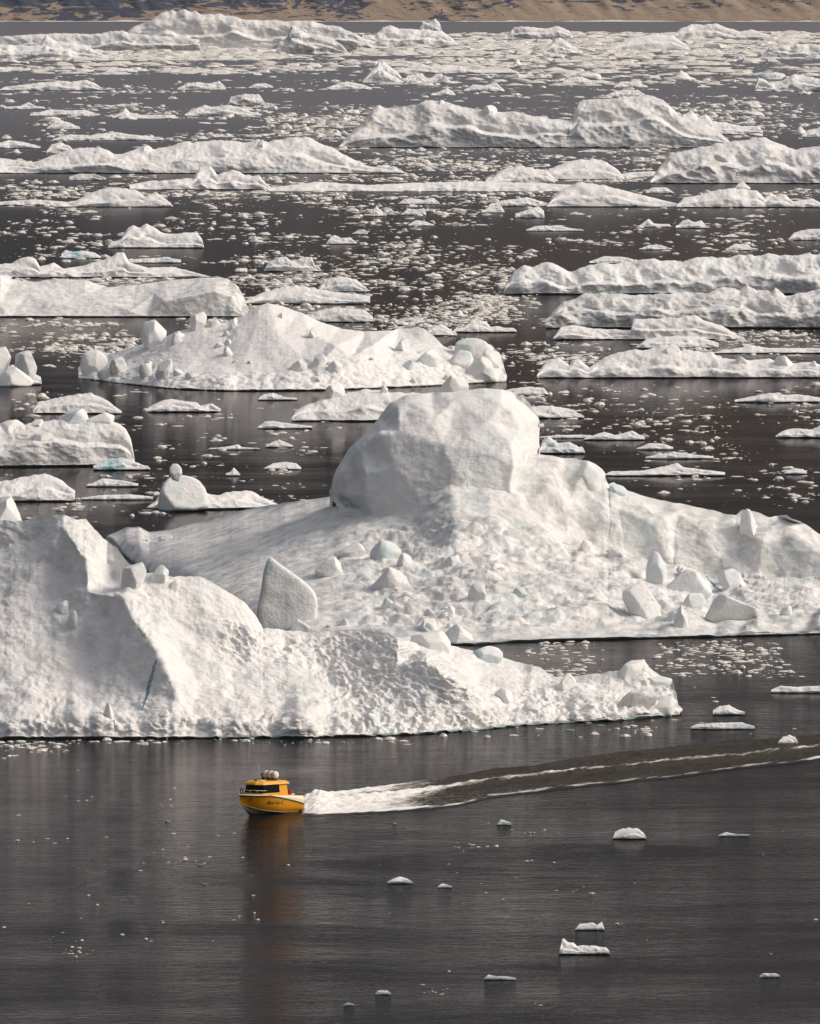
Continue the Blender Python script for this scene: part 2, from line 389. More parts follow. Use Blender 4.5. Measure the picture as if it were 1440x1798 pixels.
# ---- solid blocks from an outline seen in the photo, with real thickness
def block_mesh(name, outline, Y, T, n=2.6, facet=False, apex=(.0, .0), slx=.18, slz=.28, rough=.05, seed=0, mat=None, nv=44, nr=10, cuts=10, bury=.22):
    ox, oy = parse(outline)
    hh_ = oy.max() - oy.min(); fr_ = np.clip((oy - oy.min()) / hh_ - .72, 0, 1) / .28; oy = oy + fr_ * hh_ * bury
    pts = np.array([P3(a, b, Y) for a, b in zip(ox, oy)])[:, [0, 2]]
    c = (pts.min(0) + pts.max(0)) / 2
    p = np.vstack([pts, pts[:1]]); seg = np.linalg.norm(np.diff(p, axis=0), axis=1); s = np.concatenate([[0], np.cumsum(seg)])
    q = np.linspace(0, s[-1], nv, endpoint=False)
    out = np.stack([np.interp(q, s, p[:, 0]), np.interp(q, s, p[:, 1])], -1)
    if not facet:
        for _ in range(1): out = (np.roll(out, 1, 0) + 2 * out + np.roll(out, -1, 0)) / 4
    size = (pts.max(0) - pts.min(0)); ap = c + np.array(apex) * size / 2
    V = []
    for side in (-1, 1):
        rs = np.sin(np.linspace(0, math.pi / 2, nr + 1)[:-1] if side > 0 else np.linspace(math.pi / 2, 0, nr + 1)[:-1][::1])
        if side < 0: rs = np.sin(np.linspace(0, math.pi / 2, nr + 1))[::-1][:-1][::-1]
    rsf = np.sin(np.linspace(.0, math.pi / 2, nr + 1))[1:]          # small -> 1
    rings = []
    for r in rsf:
        d = min(1, (1 - r) * 2.0) if facet else (1 - r ** n) ** (1 / n)
        rings.append((r, -d))
    for r in rsf[::-1][1:]:
        d = min(1, (1 - r) * 2.0) if facet else (1 - r ** n) ** (1 / n)
        rings.append((r, d))
    for r, d in rings:
        cc = ap * (1 - r) + c * r if d < 0 else c
        xy = ap + (out - ap) * r if d < 0 else c + (out - c) * r
        yy = Y + d * T / 2 + slx * (xy[:, 0] - c[0]) * (1 - r * .0) + slz * (xy[:, 1] - c[1])
        V.append(np.stack([xy[:, 0], yy, xy[:, 1]], -1))
    V = np.array(V)
    front = np.array([[ap[0], Y - T / 2 + slx * (ap[0] - c[0]) + slz * (ap[1] - c[1]), ap[1]]]); back = np.array([[c[0], Y + T / 2, c[1]]])
    nR = V.shape[0]
    A = np.vstack([V.reshape(-1, 3), front, back])
    sz = float(min(size)); fs = sz * .45
    nx = np.stack([fbm(A[:, 0] / fs + seed, A[:, 1] / fs, A[:, 2] / fs, 4), fbm(A[:, 0] / fs + seed + 9, A[:, 1] / fs, A[:, 2] / fs + 4, 4), fbm(A[:, 0] / fs, A[:, 1] / fs + 7 + seed, A[:, 2] / fs, 4)], -1)
    A = A + nx * rough * sz
    faces = []
    for i in range(nR - 1):
        for j in range(nv):
            k = (j + 1) % nv; faces.append((i * nv + j, (i + 1) * nv + j, (i + 1) * nv + k, i * nv + k))
    fi, bi = nR * nv, nR * nv + 1
    for j in range(nv):
        k = (j + 1) % nv
        faces.append((fi, j, k)); faces.append((bi, (nR - 1) * nv + k, (nR - 1) * nv + j))
    if cuts:
        rr_ = random.Random(int(seed * 100) + 3); cc3 = A.mean(0); half = (A.max(0) - A.min(0)) / 2 + 1e-6
        for _ in range(cuts):
            v_ = np.array([rr_.uniform(-1, 1), rr_.uniform(-1, .2), rr_.uniform(-.3, 1)]); v_ /= np.linalg.norm(v_)
            dd = ((A - cc3) / half) @ v_; lim = dd.max() * rr_.uniform(.56, .82)
            ex = np.clip(dd - lim, 0, None); A = A - (ex[:, None] * v_) * half * .92
    me = bpy.data.meshes.new(name); me.from_pydata(A.tolist(), [], faces); me.materials.append(mat or SNOW)
    me.polygons.foreach_set('use_smooth', [True] * len(me.polygons)); me.update()
    return me
def fix_normals(me):
    import bmesh
    bm = bmesh.new(); bm.from_mesh(me); bmesh.ops.recalc_face_normals(bm, faces=bm.faces); bm.to_mesh(me); bm.free()
def bvh_of(o):
    return BVHTree.FromPolygons([o.matrix_world @ v.co if False else v.co + o.location for v in o.data.vertices], [p.vertices for p in o.data.polygons])
def ray(bvh, px, py):
    a = P3(px, py, 500.0); dirv = (Vector(a) - Vector((0, 0, CAMH))).normalized()
    h = bvh.ray_cast(Vector((0, 0, CAMH)), dirv)
    return h[0]
def add_block(parent, bvh, outline, T=None, Y=None, name='ice_block', colour=(0, .5, 0, 1), **k):
    ox, oy = parse(outline)
    if Y is None:
        h = ray(bvh, (ox.min() + ox.max()) / 2, oy.max() - 2)
        if h is None:
            h = ray(bvh, ox[np.argmax(oy)], oy.max() + 3)
        Y = (h.y if h else parent.location.y + 5)
    pm = F / Y; wm = (ox.max() - ox.min()) / pm; hm = (oy.max() - oy.min()) / pm
    T = T or .8 * min(wm, hm * 1.3)
    me = block_mesh(name, outline, Y + T * .60, T, seed=float(ox[0] % 31), **k); fix_normals(me)
    org = Vector(P3((ox.min() + ox.max()) / 2, oy.max(), Y)); rebase(me, org)
    o = link(name, me, parent, org - parent.location); o.color = colour
    return o

# ================================================================== near icebergs
def ctl(t):
    a = np.array([[float(q) for q in p.split(',')] for p in t.split()]); return a
def cberg(label, sky, base, C, back=20, mat=None, colour=(.1, .1, 0, 1), big=.8, fine=.2, pit=None, lip=.35, seed=0, jagf=1.5, step=1.7, smooth=2):
    """iceberg whose front is a faceted surface through control points (photo x, y, metres behind the waterline)"""
    sx, sy = parse(sky); bx, by = parse(base)
    px = np.arange(sx[0], sx[-1] + .1, step); py = np.interp(px, sx, sy); pb = np.interp(px, bx, by)
    kk = np.ones(31) / 31; pb = np.convolve(np.pad(pb, 15, 'edge'), kk, 'valid')
    pm = ppm(pb.mean()); Xc = (px - CX) / pm; C = ctl(C)
    py = np.minimum(py + jagf * fbm(Xc / (14 / pm) + seed, 0 * Xc, 1., 4) + .7 * fbm(Xc * pm / 4, 0 * Xc, 2., 2), pb - .8)
    bxx = np.arange(sx[0] - 10, sx[-1] + 25, 22.); bb = np.interp(bxx, px, pb)
    C = np.concatenate([C, np.stack([bxx, bb + 1, 0 * bxx], -1)])
    nr = int(np.clip((pb - py).max() / 1.1, 20, 150)); s_ = np.linspace(0, 1, nr)[:, None]; PY = pb[None] + (py - pb)[None] * s_
    PX = np.broadcast_to(px[None], PY.shape); q = 40.
    off = tri_interp(C[:, :2], C[:, 2], PX + 4 * fbm(PX / q, PY / q, 1. + seed, 3), PY + 2.5 * fbm(PX / q, PY / q, 5. + seed, 3), smooth)
    off = np.maximum(off, 0) * sstep(0, .04, s_ + .01)
    Yf = yground(pb)[None] + 0 * PY; Y = Yf + off
    Ymax = yground(PY); Y = np.minimum(Y, Yf + np.maximum((Ymax - Yf) * .85, 0) + .01)
    u = 12 / pm          # noise scale tied to the size a feature has from the viewpoint hill
    def disp(V, N_):
        x, y, z = V[..., 0], V[..., 1], V[..., 2]
        d = u * (.35 * big * fbm(x / (3.2 * u) + seed, y / (5 * u), z / (2.6 * u), 4) + .25 * fine * fbm(x / u, y / (1.6 * u), z / (.8 * u), 3))
        if pit is not None: d = d + pit(PX, PY) * u * (.45 * billow(x / (2.4 * u), y / (3 * u), z / (1.8 * u), 3) - .15)
        return d
    e = np.clip(np.minimum(px - px[0], px[-1] - px) / (px[-1] - px[0]) * 6, .08, 1)
    o = shell('iceberg', px, PY, Y, back * e, mat or SNOW, lip, colour, disp, seed=seed)
    tag(o, label, 'iceberg'); BERGS.append((label, sx[0], sx[-1], pb.mean()))
    return o
def front_berg():
    sky = "-60,905 0,912 12,914 42,915 60,906 112,905 135,912 150,911 163,925 180,945 205,962 222,985 240,1003 275,1005 300,1012 330,1012 350,1013 375,1022 400,1038 430,1058 447,1078 462,1102 500,1106 540,1110 575,1108 610,1104 650,1102 672,1106 700,1122 735,1130 800,1135 850,1150 880,1152 905,1160 950,1172 968,1186 1000,1188 1040,1184 1075,1180 1100,1172 1130,1160 1140,1172 1160,1186 1180,1192 1186,1215 1194,1250"
    base = "-60,1297 250,1298 430,1296 560,1296 700,1292 830,1284 920,1274 1000,1270 1080,1266 1194,1256"
    C = ctl("""-70,900,38 40,905,36 112,900,34 152,906,34 190,945,32 222,980,28
      112,924,30 150,985,24 154,1035,21 75,985,28.5 40,1035,25 105,1000,28.5 100,1040,25 185,985,29 205,1015,27 60,945,34
      0,960,35 -70,1000,30 0,1060,24 60,1085,21 0,1150,15 -70,1150,15 0,1220,8 60,1210,8.5 100,1130,17 150,1090,19
      240,1000,25 275,1003,24 310,1008,23.5 350,1010,24 400,1035,24.5 430,1054,25 447,1074,25.5 462,1098,26.5
      215,1048,17 232,1085,14 255,1115,11.5 275,1150,9 300,1195,6 320,1232,3.8 334,1262,2.0
      190,1080,19 140,1150,16.5 200,1150,14 120,1210,10 200,1210,8.8 260,1215,6.6 180,1250,4.5 250,1255,3.5
      262,1060,18 300,1080,18.5 340,1110,18.5 315,1150,14 375,1160,15.5 350,1210,9.5 400,1230,7.5 430,1180,14.5 450,1120,20 380,1060,22 420,1090,21.5
      500,1150,20 520,1200,13.5 500,1240,7.5 450,1250,5.5 580,1235,8.5 500,1102,27 540,1106,27 575,1104,26
      610,1100,25 650,1098,23.5 672,1104,21.5 700,1122,17.5 745,1158,11.5 785,1188,7 820,1212,5 860,1240,3 918,1268,1.0
      600,1140,22 560,1170,20 640,1180,16 700,1170,13.8 620,1220,12.5 700,1220,9.5 755,1208,8.0 680,1255,5 780,1250,4.2
      735,1128,26 800,1130,29 850,1146,27 880,1148,26 905,1156,24 950,1168,20 968,1182,18 1000,1184,16 1040,1180,15 1100,1168,13 1130,1156,12 1160,1182,10 1180,1188,8 1188,1212,6 1196,1250,1
      735,1140,20.5 790,1165,19 840,1200,16 880,1225,11 920,1250,5 930,1200,15 980,1220,10.5 1000,1250,4 1060,1215,9 1100,1240,4 1140,1220,5 1080,1195,12""")
    sx, sy = parse(sky); bx, by = parse(base)
    px = np.arange(-60, 1194.5, 1.7)
    py = np.interp(px, sx, sy); pb = np.interp(px, bx, by); Xc = (px - CX) / 16.4
    py = py + 4.0 * fbm(Xc / 1.8, 0 * Xc, 1., 4) + 1.6 * fbm(Xc / .5, 0 * Xc, 2., 2)
    bxx = np.arange(-70, 1210, 30.); bb = np.interp(bxx, bx, by)
    sh = 26 + 10 * np.sin(bxx * .05) + 6 * np.sin(bxx * .013)
    C = np.concatenate([C, np.stack([bxx, bb + 2, 0 * bxx], -1), np.stack([bxx, bb - sh * (1 - .5 * (bxx > 800)), 1.3 + 0 * bxx], -1)[(bxx < 560) | ((bxx > 930) & (bxx < 1150))]])
    nr = 230; s_ = np.linspace(0, 1, nr)[:, None]; PY = pb[None] + (py - pb)[None] * s_
    PX = np.broadcast_to(px[None], PY.shape)
    jx = PX + 5 * fbm(PX / 60, PY / 60, 1., 3); jy = PY + 4 * fbm(PX / 60, PY / 60, 5., 3)
    off = tri_interp(C[:, :2], C[:, 2], jx, jy, 4); off = np.maximum(off, 0) * sstep(0, .03, s_ + .005)
    Y = yground(pb)[None] + off + 1.2 * fbm(Xc / 5, 0 * Xc, 3., 4)[None]
    def disp(V, N_):
        x, y, z = V[..., 0], V[..., 1], V[..., 2]
        d = .80 * fbm(x / 5, y / 6, z / 4, 5) + .28 * fbm(x / 1.4, y / 1.6, z / 1.1, 4)
        pit = sstep(540, 600, PX) * sstep(1.6, 3.5, z) * sstep(-40, 10, (700 + (PY - 1124) * 1.5) - PX)
        pit = np.clip(pit + sstep(.12, .4, fbm(x / 9, y / 12, 31., 2)), 0, 1)
        d = d + pit * .55 * (ridged(x / 1.3 + z * .5, y / 2.5, z / .8, 3) - .5)
        lump = sstep(2.6, 1.2, z); d = d + lump * (.9 * billow(x / 2.4, y / 3, z / 1.8, 3) - .25)
        return d
    o = shell('iceberg', px, PY, Y, np.interp(px, [-60, 300, 700, 1000, 1194], [28, 24, 20, 10, 1.5]), SNOW, .30, (.30, .18, 0, 1), disp)
    tag(o, 'large nearest white iceberg with sharp snowy ridges, behind the yellow boat', 'iceberg')
    BERGS.append(('the nearest ridged iceberg', -60, 1190, 1290))
    return o
def dome_berg():
    sky = "185,943 200,936 222,926 245,925 262,934 300,930 340,919 385,907 430,895 462,889 480,886 500,883 540,878 585,871 640,866 700,848 760,818 800,806 900,804 945,797 962,800 985,806 1010,805 1035,812 1060,830 1068,850 1078,846 1100,860 1135,870 1175,880 1220,890 1270,903 1292,906 1305,893 1330,900 1350,908 1380,904 1405,914 1440,938 1500,950"
    base = "185,950 230,985 300,1030 400,1075 480,1105 600,1124 700,1130 830,1133 900,1128 1000,1125 1200,1120 1330,1117 1500,1112"
    C = ctl("""180,936,1162 222,920,1150 262,928,1150 300,926,1148 340,914,1146 385,902,1144 430,890,1142 480,881,1138 540,873,1128 585,866,1112 640,861,1080 700,843,1063 760,812,1062 800,800,1062 900,799,1062
      215,945,1138 230,958,1120 300,955,1105 300,985,1078 340,935,1120 400,912,1118 400,950,1080 400,1000,1050 400,1050,1018 460,905,1110 500,900,1092 500,940,1062 500,990,1036 500,1040,1012 500,1085,992
      560,893,1088 600,897,1066 600,940,1046 600,990,1026 600,1040,1007 600,1080,994 450,925,1085 450,975,1052 350,960,1088 350,1010,1054 560,920,1062
      650,905,1056 700,895,1053 740,870,1051 790,848,1050 830,838,1053 860,870,1047 900,850,1053 920,905,1044 700,940,1043 800,915,1036 800,970,1023 700,1000,1019 860,955,1027 870,1010,1009 760,1050,1002 870,1060,996 700,1070,994 830,1100,985
      945,792,1064 985,801,1064 1035,807,1063 1068,846,1064 1100,856,1065 1175,876,1066 1270,899,1067 1350,900,1066 1440,934,1065 1510,946,1064
      925,900,1048 960,925,1050 1000,945,1052 1060,960,1053 1100,972,1054 1180,998,1055 1250,1010,1056 1330,1013,1056 1440,1016,1056 1510,1018,1056
      960,860,1052 1000,880,1054 1080,895,1057 1150,922,1056 1190,900,1061 1250,940,1058 1290,930,1060 1340,950,1057 1440,975,1058 1390,940,1059
      930,925,1038 960,943,1037 1020,966,1037 1100,990,1037 1200,1018,1036 1330,1028,1035 1440,1032,1034 1510,1034,1034
      1000,1000,1023 1100,1030,1017 1200,1050,1012 1330,1060,1008 1440,1065,1006 920,1000,1017 950,1060,998 1050,1080,993 1200,1090,989 1330,1090,987 1440,1085,988""")
    sx, sy = parse(sky); bx, by = parse(base)
    px = np.arange(185, 1500.5, 1.9)
    py = np.interp(px, sx, sy); pb = np.interp(px, bx, by); Xc = (px - CX) / 14
    py = py + 1.6 * fbm(Xc / 2, 0 * Xc, 1.5, 4)
    bxx = np.arange(180, 1520, 30.); bb = np.interp(bxx, bx, by)
    C = np.concatenate([C, np.stack([bxx, bb + 2, yground(bb + 2)], -1)])
    nr = 210; s_ = np.linspace(0, 1, nr)[:, None]; PY = pb[None] + (py - pb)[None] * s_
    PX = np.broadcast_to(px[None], PY.shape)
    jx = PX + 6 * fbm(PX / 70, PY / 70, 1., 3); jy = PY + 5 * fbm(PX / 70, PY / 70, 5., 3)
    jy = np.where(PX < 560, PY, jy)
    Y = tri_interp(C[:, :2], C[:, 2], jx, jy, 8)
    Ys = Y.copy()
    for _ in range(400):
        p_ = np.pad(Ys, 1, 'edge'); Ys = (p_[1:-1, 1:-1] + p_[:-2, 1:-1] + p_[2:, 1:-1] + p_[1:-1, :-2] + p_[1:-1, 2:]) / 5
    k_ = .9 * sstep(640, 520, PX); Y = Y * (1 - k_) + Ys * k_
    Yf = yground(pb)[None]; Y = np.maximum(Y, Yf); Y = Yf + (Y - Yf) * sstep(0, .03, s_ + .005)
    Ymax = yground(PY); Y = np.minimum(Y, Yf + np.maximum((Ymax - Yf) * .88, 0) + .01)
    def disp(V, N_):
        x, y, z = V[..., 0], V[..., 1], V[..., 2]
        d = .9 * fbm(x / 7, y / 9, z / 5, 4) + .15 * fbm(x / 1.3, y / 1.6, z / 1.0, 4)
        d = d * (.35 + .65 * sstep(400, 700, PX))
        low = sstep(560, 680, PX) * sstep(1052, 1044, y) * sstep(900, 930, PY) * sstep(.8, 1.6, z)
        d = d + low * (1.0 * billow(x / 7, y / 8, z / 4.0, 3) + .5 * (ridged(x / 3.5 + z * .3, y / 5, z / 2.2, 4) - .5) + .12 * billow(x / 1.7, y / 2, z / 1.3, 3) - .5)
        band = sstep(1046, 1054, y) * sstep(940, 1000, PX)
        d = d + band * (1.1 * (ridged(x / 9, y / 6, z / 14, 2) - .5))
        return d
    o = shell('iceberg', px, PY, Y, np.interp(px, [185, 400, 800, 1500], [6, 26, 34, 26]), SNOW, .32, (.75, .25, 0, 1), disp, seed=50)
    tag(o, 'largest iceberg, domed block standing on a broad snow slope strewn with rubble', 'iceberg')
    BERGS.append(('the domed iceberg', 185, 1440, 1125))
    return o

A = front_berg(); B = dome_berg()
bA, bB = bvh_of(A), bvh_of(B)
# dome of the big berg: its own front face with edge facets, closed behind
def dome():
    top = "578,862 582,842 592,822 604,803 612,788 640,762 662,738 684,708 712,694 760,690 800,688 850,682 882,684 910,693 930,708 944,728 949,746"
    bot = "578,868 588,885 600,905 626,920 645,930 700,935 800,925 860,930 905,938 918,922 924,898 934,862 941,830 947,800 949.5,760"
    C = ctl("""578,864,1076 592,815,1074 612,780,1072 640,756,1070 662,732,1070 684,702,1070 712,688,1070 760,684,1070 800,682,1070 850,677,1070 880,682,1070 905,698,1071 925,716,1072 942,736,1074 952,762,1078
      600,830,1064 620,800,1063 634,790,1058 628,840,1062 610,870,1062 640,830,1052 640,870,1052 634,900,1060 650,905,1051 640,920,1056
      670,760,1055 700,716,1060 720,705,1062 800,702,1061 850,696,1062 880,706,1060 902,725,1057 700,760,1053.5 760,735,1055 780,780,1050 860,740,1054 800,840,1046 740,870,1047 700,900,1048 690,820,1050.5 870,800,1048 900,780,1050
      916,760,1056 922,790,1054 905,820,1047 898,850,1046 906,880,1045 912,910,1045 850,890,1044 870,915,1043 780,915,1043 700,930,1044
      938,780,1067 936,760,1068 945,800,1072 938,830,1068 930,820,1060 928,860,1062 918,900,1058 920,925,1056 944,770,1073""")
    tx, ty = parse(top); bx, by = parse(bot)
    px = np.concatenate([np.arange(578.5, 949, 1.5)]); py = np.interp(px, tx, ty); pb = np.maximum(np.interp(px, bx, by), py + .5)
    Xc = (px - CX) / 13.2; py = py + 1.2 * fbm(Xc / 1.6, 0 * Xc, 3., 4)
    nr = 130; s_ = np.linspace(0, 1, nr)[:, None]; PY = pb[None] + (py - pb)[None] * s_; PX = np.broadcast_to(px[None], PY.shape)
    jx = PX + 5 * fbm(PX / 50, PY / 50, 1., 3); jy = PY + 4 * fbm(PX / 50, PY / 50, 5., 3)
    Y = tri_interp(C[:, :2], C[:, 2], jx, jy, 8) + 4
    Z = CAMH + Y * (-F * sp - (PY - CY) * cp) / (F * cp - (PY - CY) * sp)
    X = (PX - CX) / F * (Y * cp + (CAMH - Z) * sp); V = np.stack([X, Y, Z], -1)
    N_ = vnormals(V); N_ *= np.where(N_[..., 1:2] > 0, -1, 1)
    x, y, z = X, Y, Z
    d = .45 * fbm(x / 5, y / 6, z / 4, 3) + .14 * fbm(x / 1.3, y, z / .9, 4) + .25 * sstep(.1, .5, fbm(x / 8, y / 8, z / 8 + 4, 2)) * (ridged(x / 2.2, y / 3, z / 1.6, 3) - .5)
    V = V + N_ * (d * sstep(1., .9, s_))[..., None]
    c = V[-1]; rows = []; nb = 40
    back = 17 * np.clip(np.sin(np.pi * (px - 570) / 385), .15, 1) ** .5
    for q in np.linspace(0, 1, nb)[1:]:
        a = q * math.pi / 2
        r = c.copy(); r[:, 1] = c[:, 1] + back * math.sin(a); r[:, 2] = 4 + (c[:, 2] - 4) * math.cos(a) ** .8
        r[:, 2] += 1.2 * fbm(r[:, 0] / 6, r[:, 1] / 6, 2., 3) * math.sin(math.pi * q); rows.append(r)
    A_ = np.concatenate([V, np.stack(rows, 0)], 0)
    me = mesh_from('ice_dome', A_.reshape(-1, 3), grid_faces(A_.shape[0], len(px)), SNOW)
    org = Vector((xat(765, 1060), 1060, 5)); rebase(me, org)
    o = link('ice_dome', me, B, org - B.location); o.color = (.08, .25, 0, 1)
dome()
# the named boulders lying frozen into the big berg
for ol, kw in [
    ("450,1078 455,1050 460,1025 464,1000 470,984 475,974 484,986 503,999 528,1016 547,1031 557,1050 557,1078 551,1100 500,1106 458,1104", dict(T=2.6, n=7, slx=.15, slz=.2, rough=.03, cuts=0, bury=.1)),
    ("640,962 648,950 664,945 690,948 708,966 702,985 668,988 646,978", dict(facet=True, apex=(-.2, .2))),
    ("582,972 600,955 625,951 648,954 652,978 610,980", dict(n=3)),
    ("548,1000 562,980 596,976 612,984 604,1002 594,1016 566,1012", dict(facet=True, apex=(.1, .2))),
    ("640,1030 655,1010 676,988 690,992 712,1012 726,1034 700,1042 660,1038", dict(facet=True, apex=(.25, .3), rough=.02)),
    ("690,975 706,968 722,978 728,992 700,996", dict(n=3)),
    ("812,1050 822,1025 846,1011 852,1030 858,1050 846,1058 820,1060", dict(facet=True, apex=(.45, .3), rough=.02)),
    ("770,1078 780,1062 800,1058 806,1075 800,1088 778,1090", dict(n=3)),
    ("775,1118 790,1098 812,1090 826,1105 834,1128 820,1134 785,1134", dict(n=2.8)),
    ("722,1105 732,1085 752,1078 775,1092 770,1108 745,1112", dict(n=2.8)),
    ("664,1062 672,1048 690,1050 692,1066 676,1070", dict(n=2.6)),
    ("895,1048 902,1034 922,1030 934,1040 926,1052 908,1054", dict(n=2.6)),
    ("780,985 792,972 808,972 812,984 800,996 784,996", dict(n=3)),
    ("1012,965 1018,950 1032,946 1040,952 1038,964 1024,972", dict(n=2.6, colour=(0, .9, 0, 1))),
    ("1060,972 1068,958 1088,957 1100,968 1096,982 1076,984", dict(facet=True, apex=(.2, .4), colour=(0, .7, 0, 1))),
    ("1130,1000 1131,962 1140,957 1156,970 1168,988 1176,1008 1160,1030 1140,1020", dict(n=2.6)),
    ("1088,1040 1098,1012 1112,1003 1128,1008 1142,1022 1158,1052 1162,1078 1140,1086 1110,1075", dict(n=2.6, colour=(.35, .1, 0, 1))),
    ("1168,1030 1180,1004 1200,996 1225,1000 1248,1015 1262,1030 1240,1045 1200,1042", dict(n=3, colour=(0, .5, 0, 1))),
    ("1258,1015 1270,1002 1288,996 1300,1008 1312,1030 1290,1038 1270,1030", dict(n=2.5, colour=(0, .4, 0, 1))),
    ("1222,1062 1240,1040 1268,1028 1282,1036 1310,1050 1336,1060 1334,1080 1300,1092 1262,1092 1236,1084", dict(n=3, slz=-.6, rough=.07, colour=(.5, .1, 0, 1))),
    ("1196,1062 1210,1042 1234,1040 1240,1056 1228,1072 1204,1072", dict(n=2.6, colour=(0, .5, 0, 1))),
    ("1180,1095 1184,1070 1192,1058 1204,1072 1214,1096 1200,1106", dict(n=2.4, colour=(.3, .1, 0, 1))),
    ("1368,1076 1378,1062 1394,1060 1396,1078 1380,1084", dict(n=2.6)),
    ("1294,945 1302,900 1312,893 1330,900 1336,925 1320,950", dict(n=2.4)),
    ("990,818 1005,806 1032,808 1060,825 1071,848 1050,862 1020,858 995,845", dict(n=2.6, colour=(0, .35, 0, 1))),
    ("1066,862 1074,846 1092,848 1104,864 1088,874", dict(n=2.6)),
]:
    c = kw.pop('colour', (.1, .55, 0, 1)); add_block(B, bB, ol, colour=c, **kw)
rb = random.Random(5)
protoR = []
for i in range(6):      # shared rubble shapes
    s = " ".join(f"{720 + 14 * math.cos(a) * (1 + .22 * rb.uniform(-1, 1)):.1f},{1100 - 10 * math.sin(a) * (1 + .25 * rb.uniform(-1, 1)):.1f}" for a in np.linspace(0, 2 * math.pi, 9)[:-1])
    me = block_mesh('ice_block', s, 1000.0, 1.4, facet=(i % 2 == 0), n=2.6, rough=.06, seed=i * 3.3, nv=20, nr=5, cuts=6); fix_normals(me)
    rebase(me, P3(720, 1103, 1000.0)); protoR.append(me)
for i in range(90):
    px_, py_ = (rb.uniform(640, 1430), rb.uniform(960, 1110)) if i % 3 else (rb.gauss(760, 50), rb.uniform(1020, 1115))
    h = ray(bB, px_, py_)
    if h is None or h.z < .8 or i % 3: continue
    o = link('ice_block', rb.choice(protoR), B, h - B.location - Vector((0, 0, .1)))
    s = rb.uniform(.25, .95) ** 1.2; o.scale = (s * rb.uniform(.8, 1.3), s, s * rb.uniform(.7, 1.2))
    o.rotation_euler = (rb.uniform(-.3, .3), rb.uniform(-.4, .4), rb.uniform(0, 6.28)); o.color = (rb.choice([0, 0, .3]), rb.choice([.1, .2, .8]), 0, 1)
# blocks frozen into the nearest berg
for ol, kw in [
    ("-30,915 -26,865 8,858 22,878 34,898 44,916 30,922 -20,922", dict(n=2.8, Y=893, T=4)),
    ("97,1070 98,1055 112,1050 130,1056 131,1070 120,1082 103,1080", dict(facet=True, colour=(0, .7, 0, 1))),
    ("116,1098 122,1076 136,1070 143,1084 138,1104 124,1110", dict(n=2.6)),
    ("131,1056 136,1040 148,1033 160,1044 158,1060 145,1064", dict(facet=True, apex=(.2, .3))),
    ("208,1035 214,1000 222,988 240,982 262,984 266,1000 250,1026 222,1040", dict(n=2.6)),
    ("262,1024 262,1000 270,990 282,985 300,1004 294,1022 276,1030", dict(facet=True, apex=(.3, .1))),
    ("294,1042 296,1020 308,1012 320,1016 318,1030 304,1048", dict(n=2.6)),
    ("506,1100 506,1090 518,1085 534,1088 546,1098 552,1112 530,1112 512,1108", dict(n=2.4, colour=(.9, 0, 0, 1))),
    ("718,1134 722,1114 745,1103 770,1104 790,1114 803,1136 780,1144 735,1144", dict(n=2.4, colour=(0, .45, 0, 1))),
    ("818,1160 822,1142 850,1132 878,1126 886,1142 882,1158 850,1166", dict(facet=True, apex=(.3, .2))),
    ("860,1234 866,1214 884,1207 904,1212 906,1230 886,1238", dict(facet=True, apex=(.2, .1), colour=(0, .5, 0, 1))),
    ("905,1250 925,1228 950,1240 945,1256", dict(n=3)),
    ("968,1208 975,1188 1000,1182 1012,1195 1008,1212 985,1216", dict(n=2.6)),
    ("1062,1200 1078,1172 1108,1158 1134,1157 1138,1178 1120,1192 1090,1204", dict(n=2.8, colour=(0, .4, 0, 1))),
    ("1128,1200 1136,1187 1160,1184 1184,1190 1176,1204 1150,1208", dict(n=2.6, colour=(0, .4, 0, 1))),
    ("1062,1246 1075,1222 1105,1209 1150,1212 1158,1226 1140,1244 1100,1250", dict(n=3, slz=-.5, colour=(.85, .1, 0, 1))),
    ("1130,1256 1140,1228 1165,1218 1186,1226 1193,1240 1180,1258 1150,1262", dict(n=2.6, colour=(.15, .1, 0, 1))),
    ("636,1280 640,1260 648,1251 664,1250 670,1264 668,1280 650,1284", dict(n=2.6)),
    ("488,1294 500,1282 520,1279 536,1286 538,1296 512,1299", dict(n=2.4, Y=851)),
    ("178,1258 186,1238 190,1231 198,1243 206,1256 192,1266", dict(n=2.2)),
    ("272,1256 284,1244 298,1246 304,1258 290,1264", dict(n=2.4)),
]:
    c = kw.pop('colour', (.1, .5, 0, 1)); add_block(A, bA, ol, colour=c, **kw)
# blue crevice of the nearest berg: a narrow sunken sliver of clear ice that follows the surface
def crevice(parent, bvh, pts, wpx, name='crevice'):
    xs, ys = parse(pts); s = np.linspace(0, 1, 40); k = np.linspace(0, 1, len(xs))
    X_, Y_ = np.interp(s, k, xs), np.interp(s, k, ys)
    V = []
    for i in range(40):
        ww = wpx * (math.sin(math.pi * s[i]) ** .6 + .1) * (1 + .6 * float(fbm(np.array([s[i] * 9.]), np.array([1.]), 3.)[0]))
        X_[i] += 2.2 * float(perlin(s[i] * 11, 2., 5.))
        for q in (-.5, 0, .5):
            h = ray(bvh, X_[i] + q * ww, Y_[i])
            if h is None: h = Vector(V[-1]) if V else Vector(parent.location)
            V.append(tuple(h + Vector((0, -.06 if q else .02, .02))))
    m = MCREV
    me = mesh_from(name, V, grid_faces(40, 3), m); rebase(me, parent.location); return link(name, me, parent, (0, 0, 0))
MCREV = simple('clear_blue_ice', (.13, .30, .38), .3, noise=.5)
crevice(A, bA, "274,1158 268,1180 262,1200 258,1222 250,1246", 5)
pass; crevice(B, bB, "1064,967 1080,975 1094,978", 6); crevice(B, bB, "1240,1012 1256,1030 1268,1040", 5); crevice(B, bB, "1290,1012 1306,1020 1318,1026", 5)

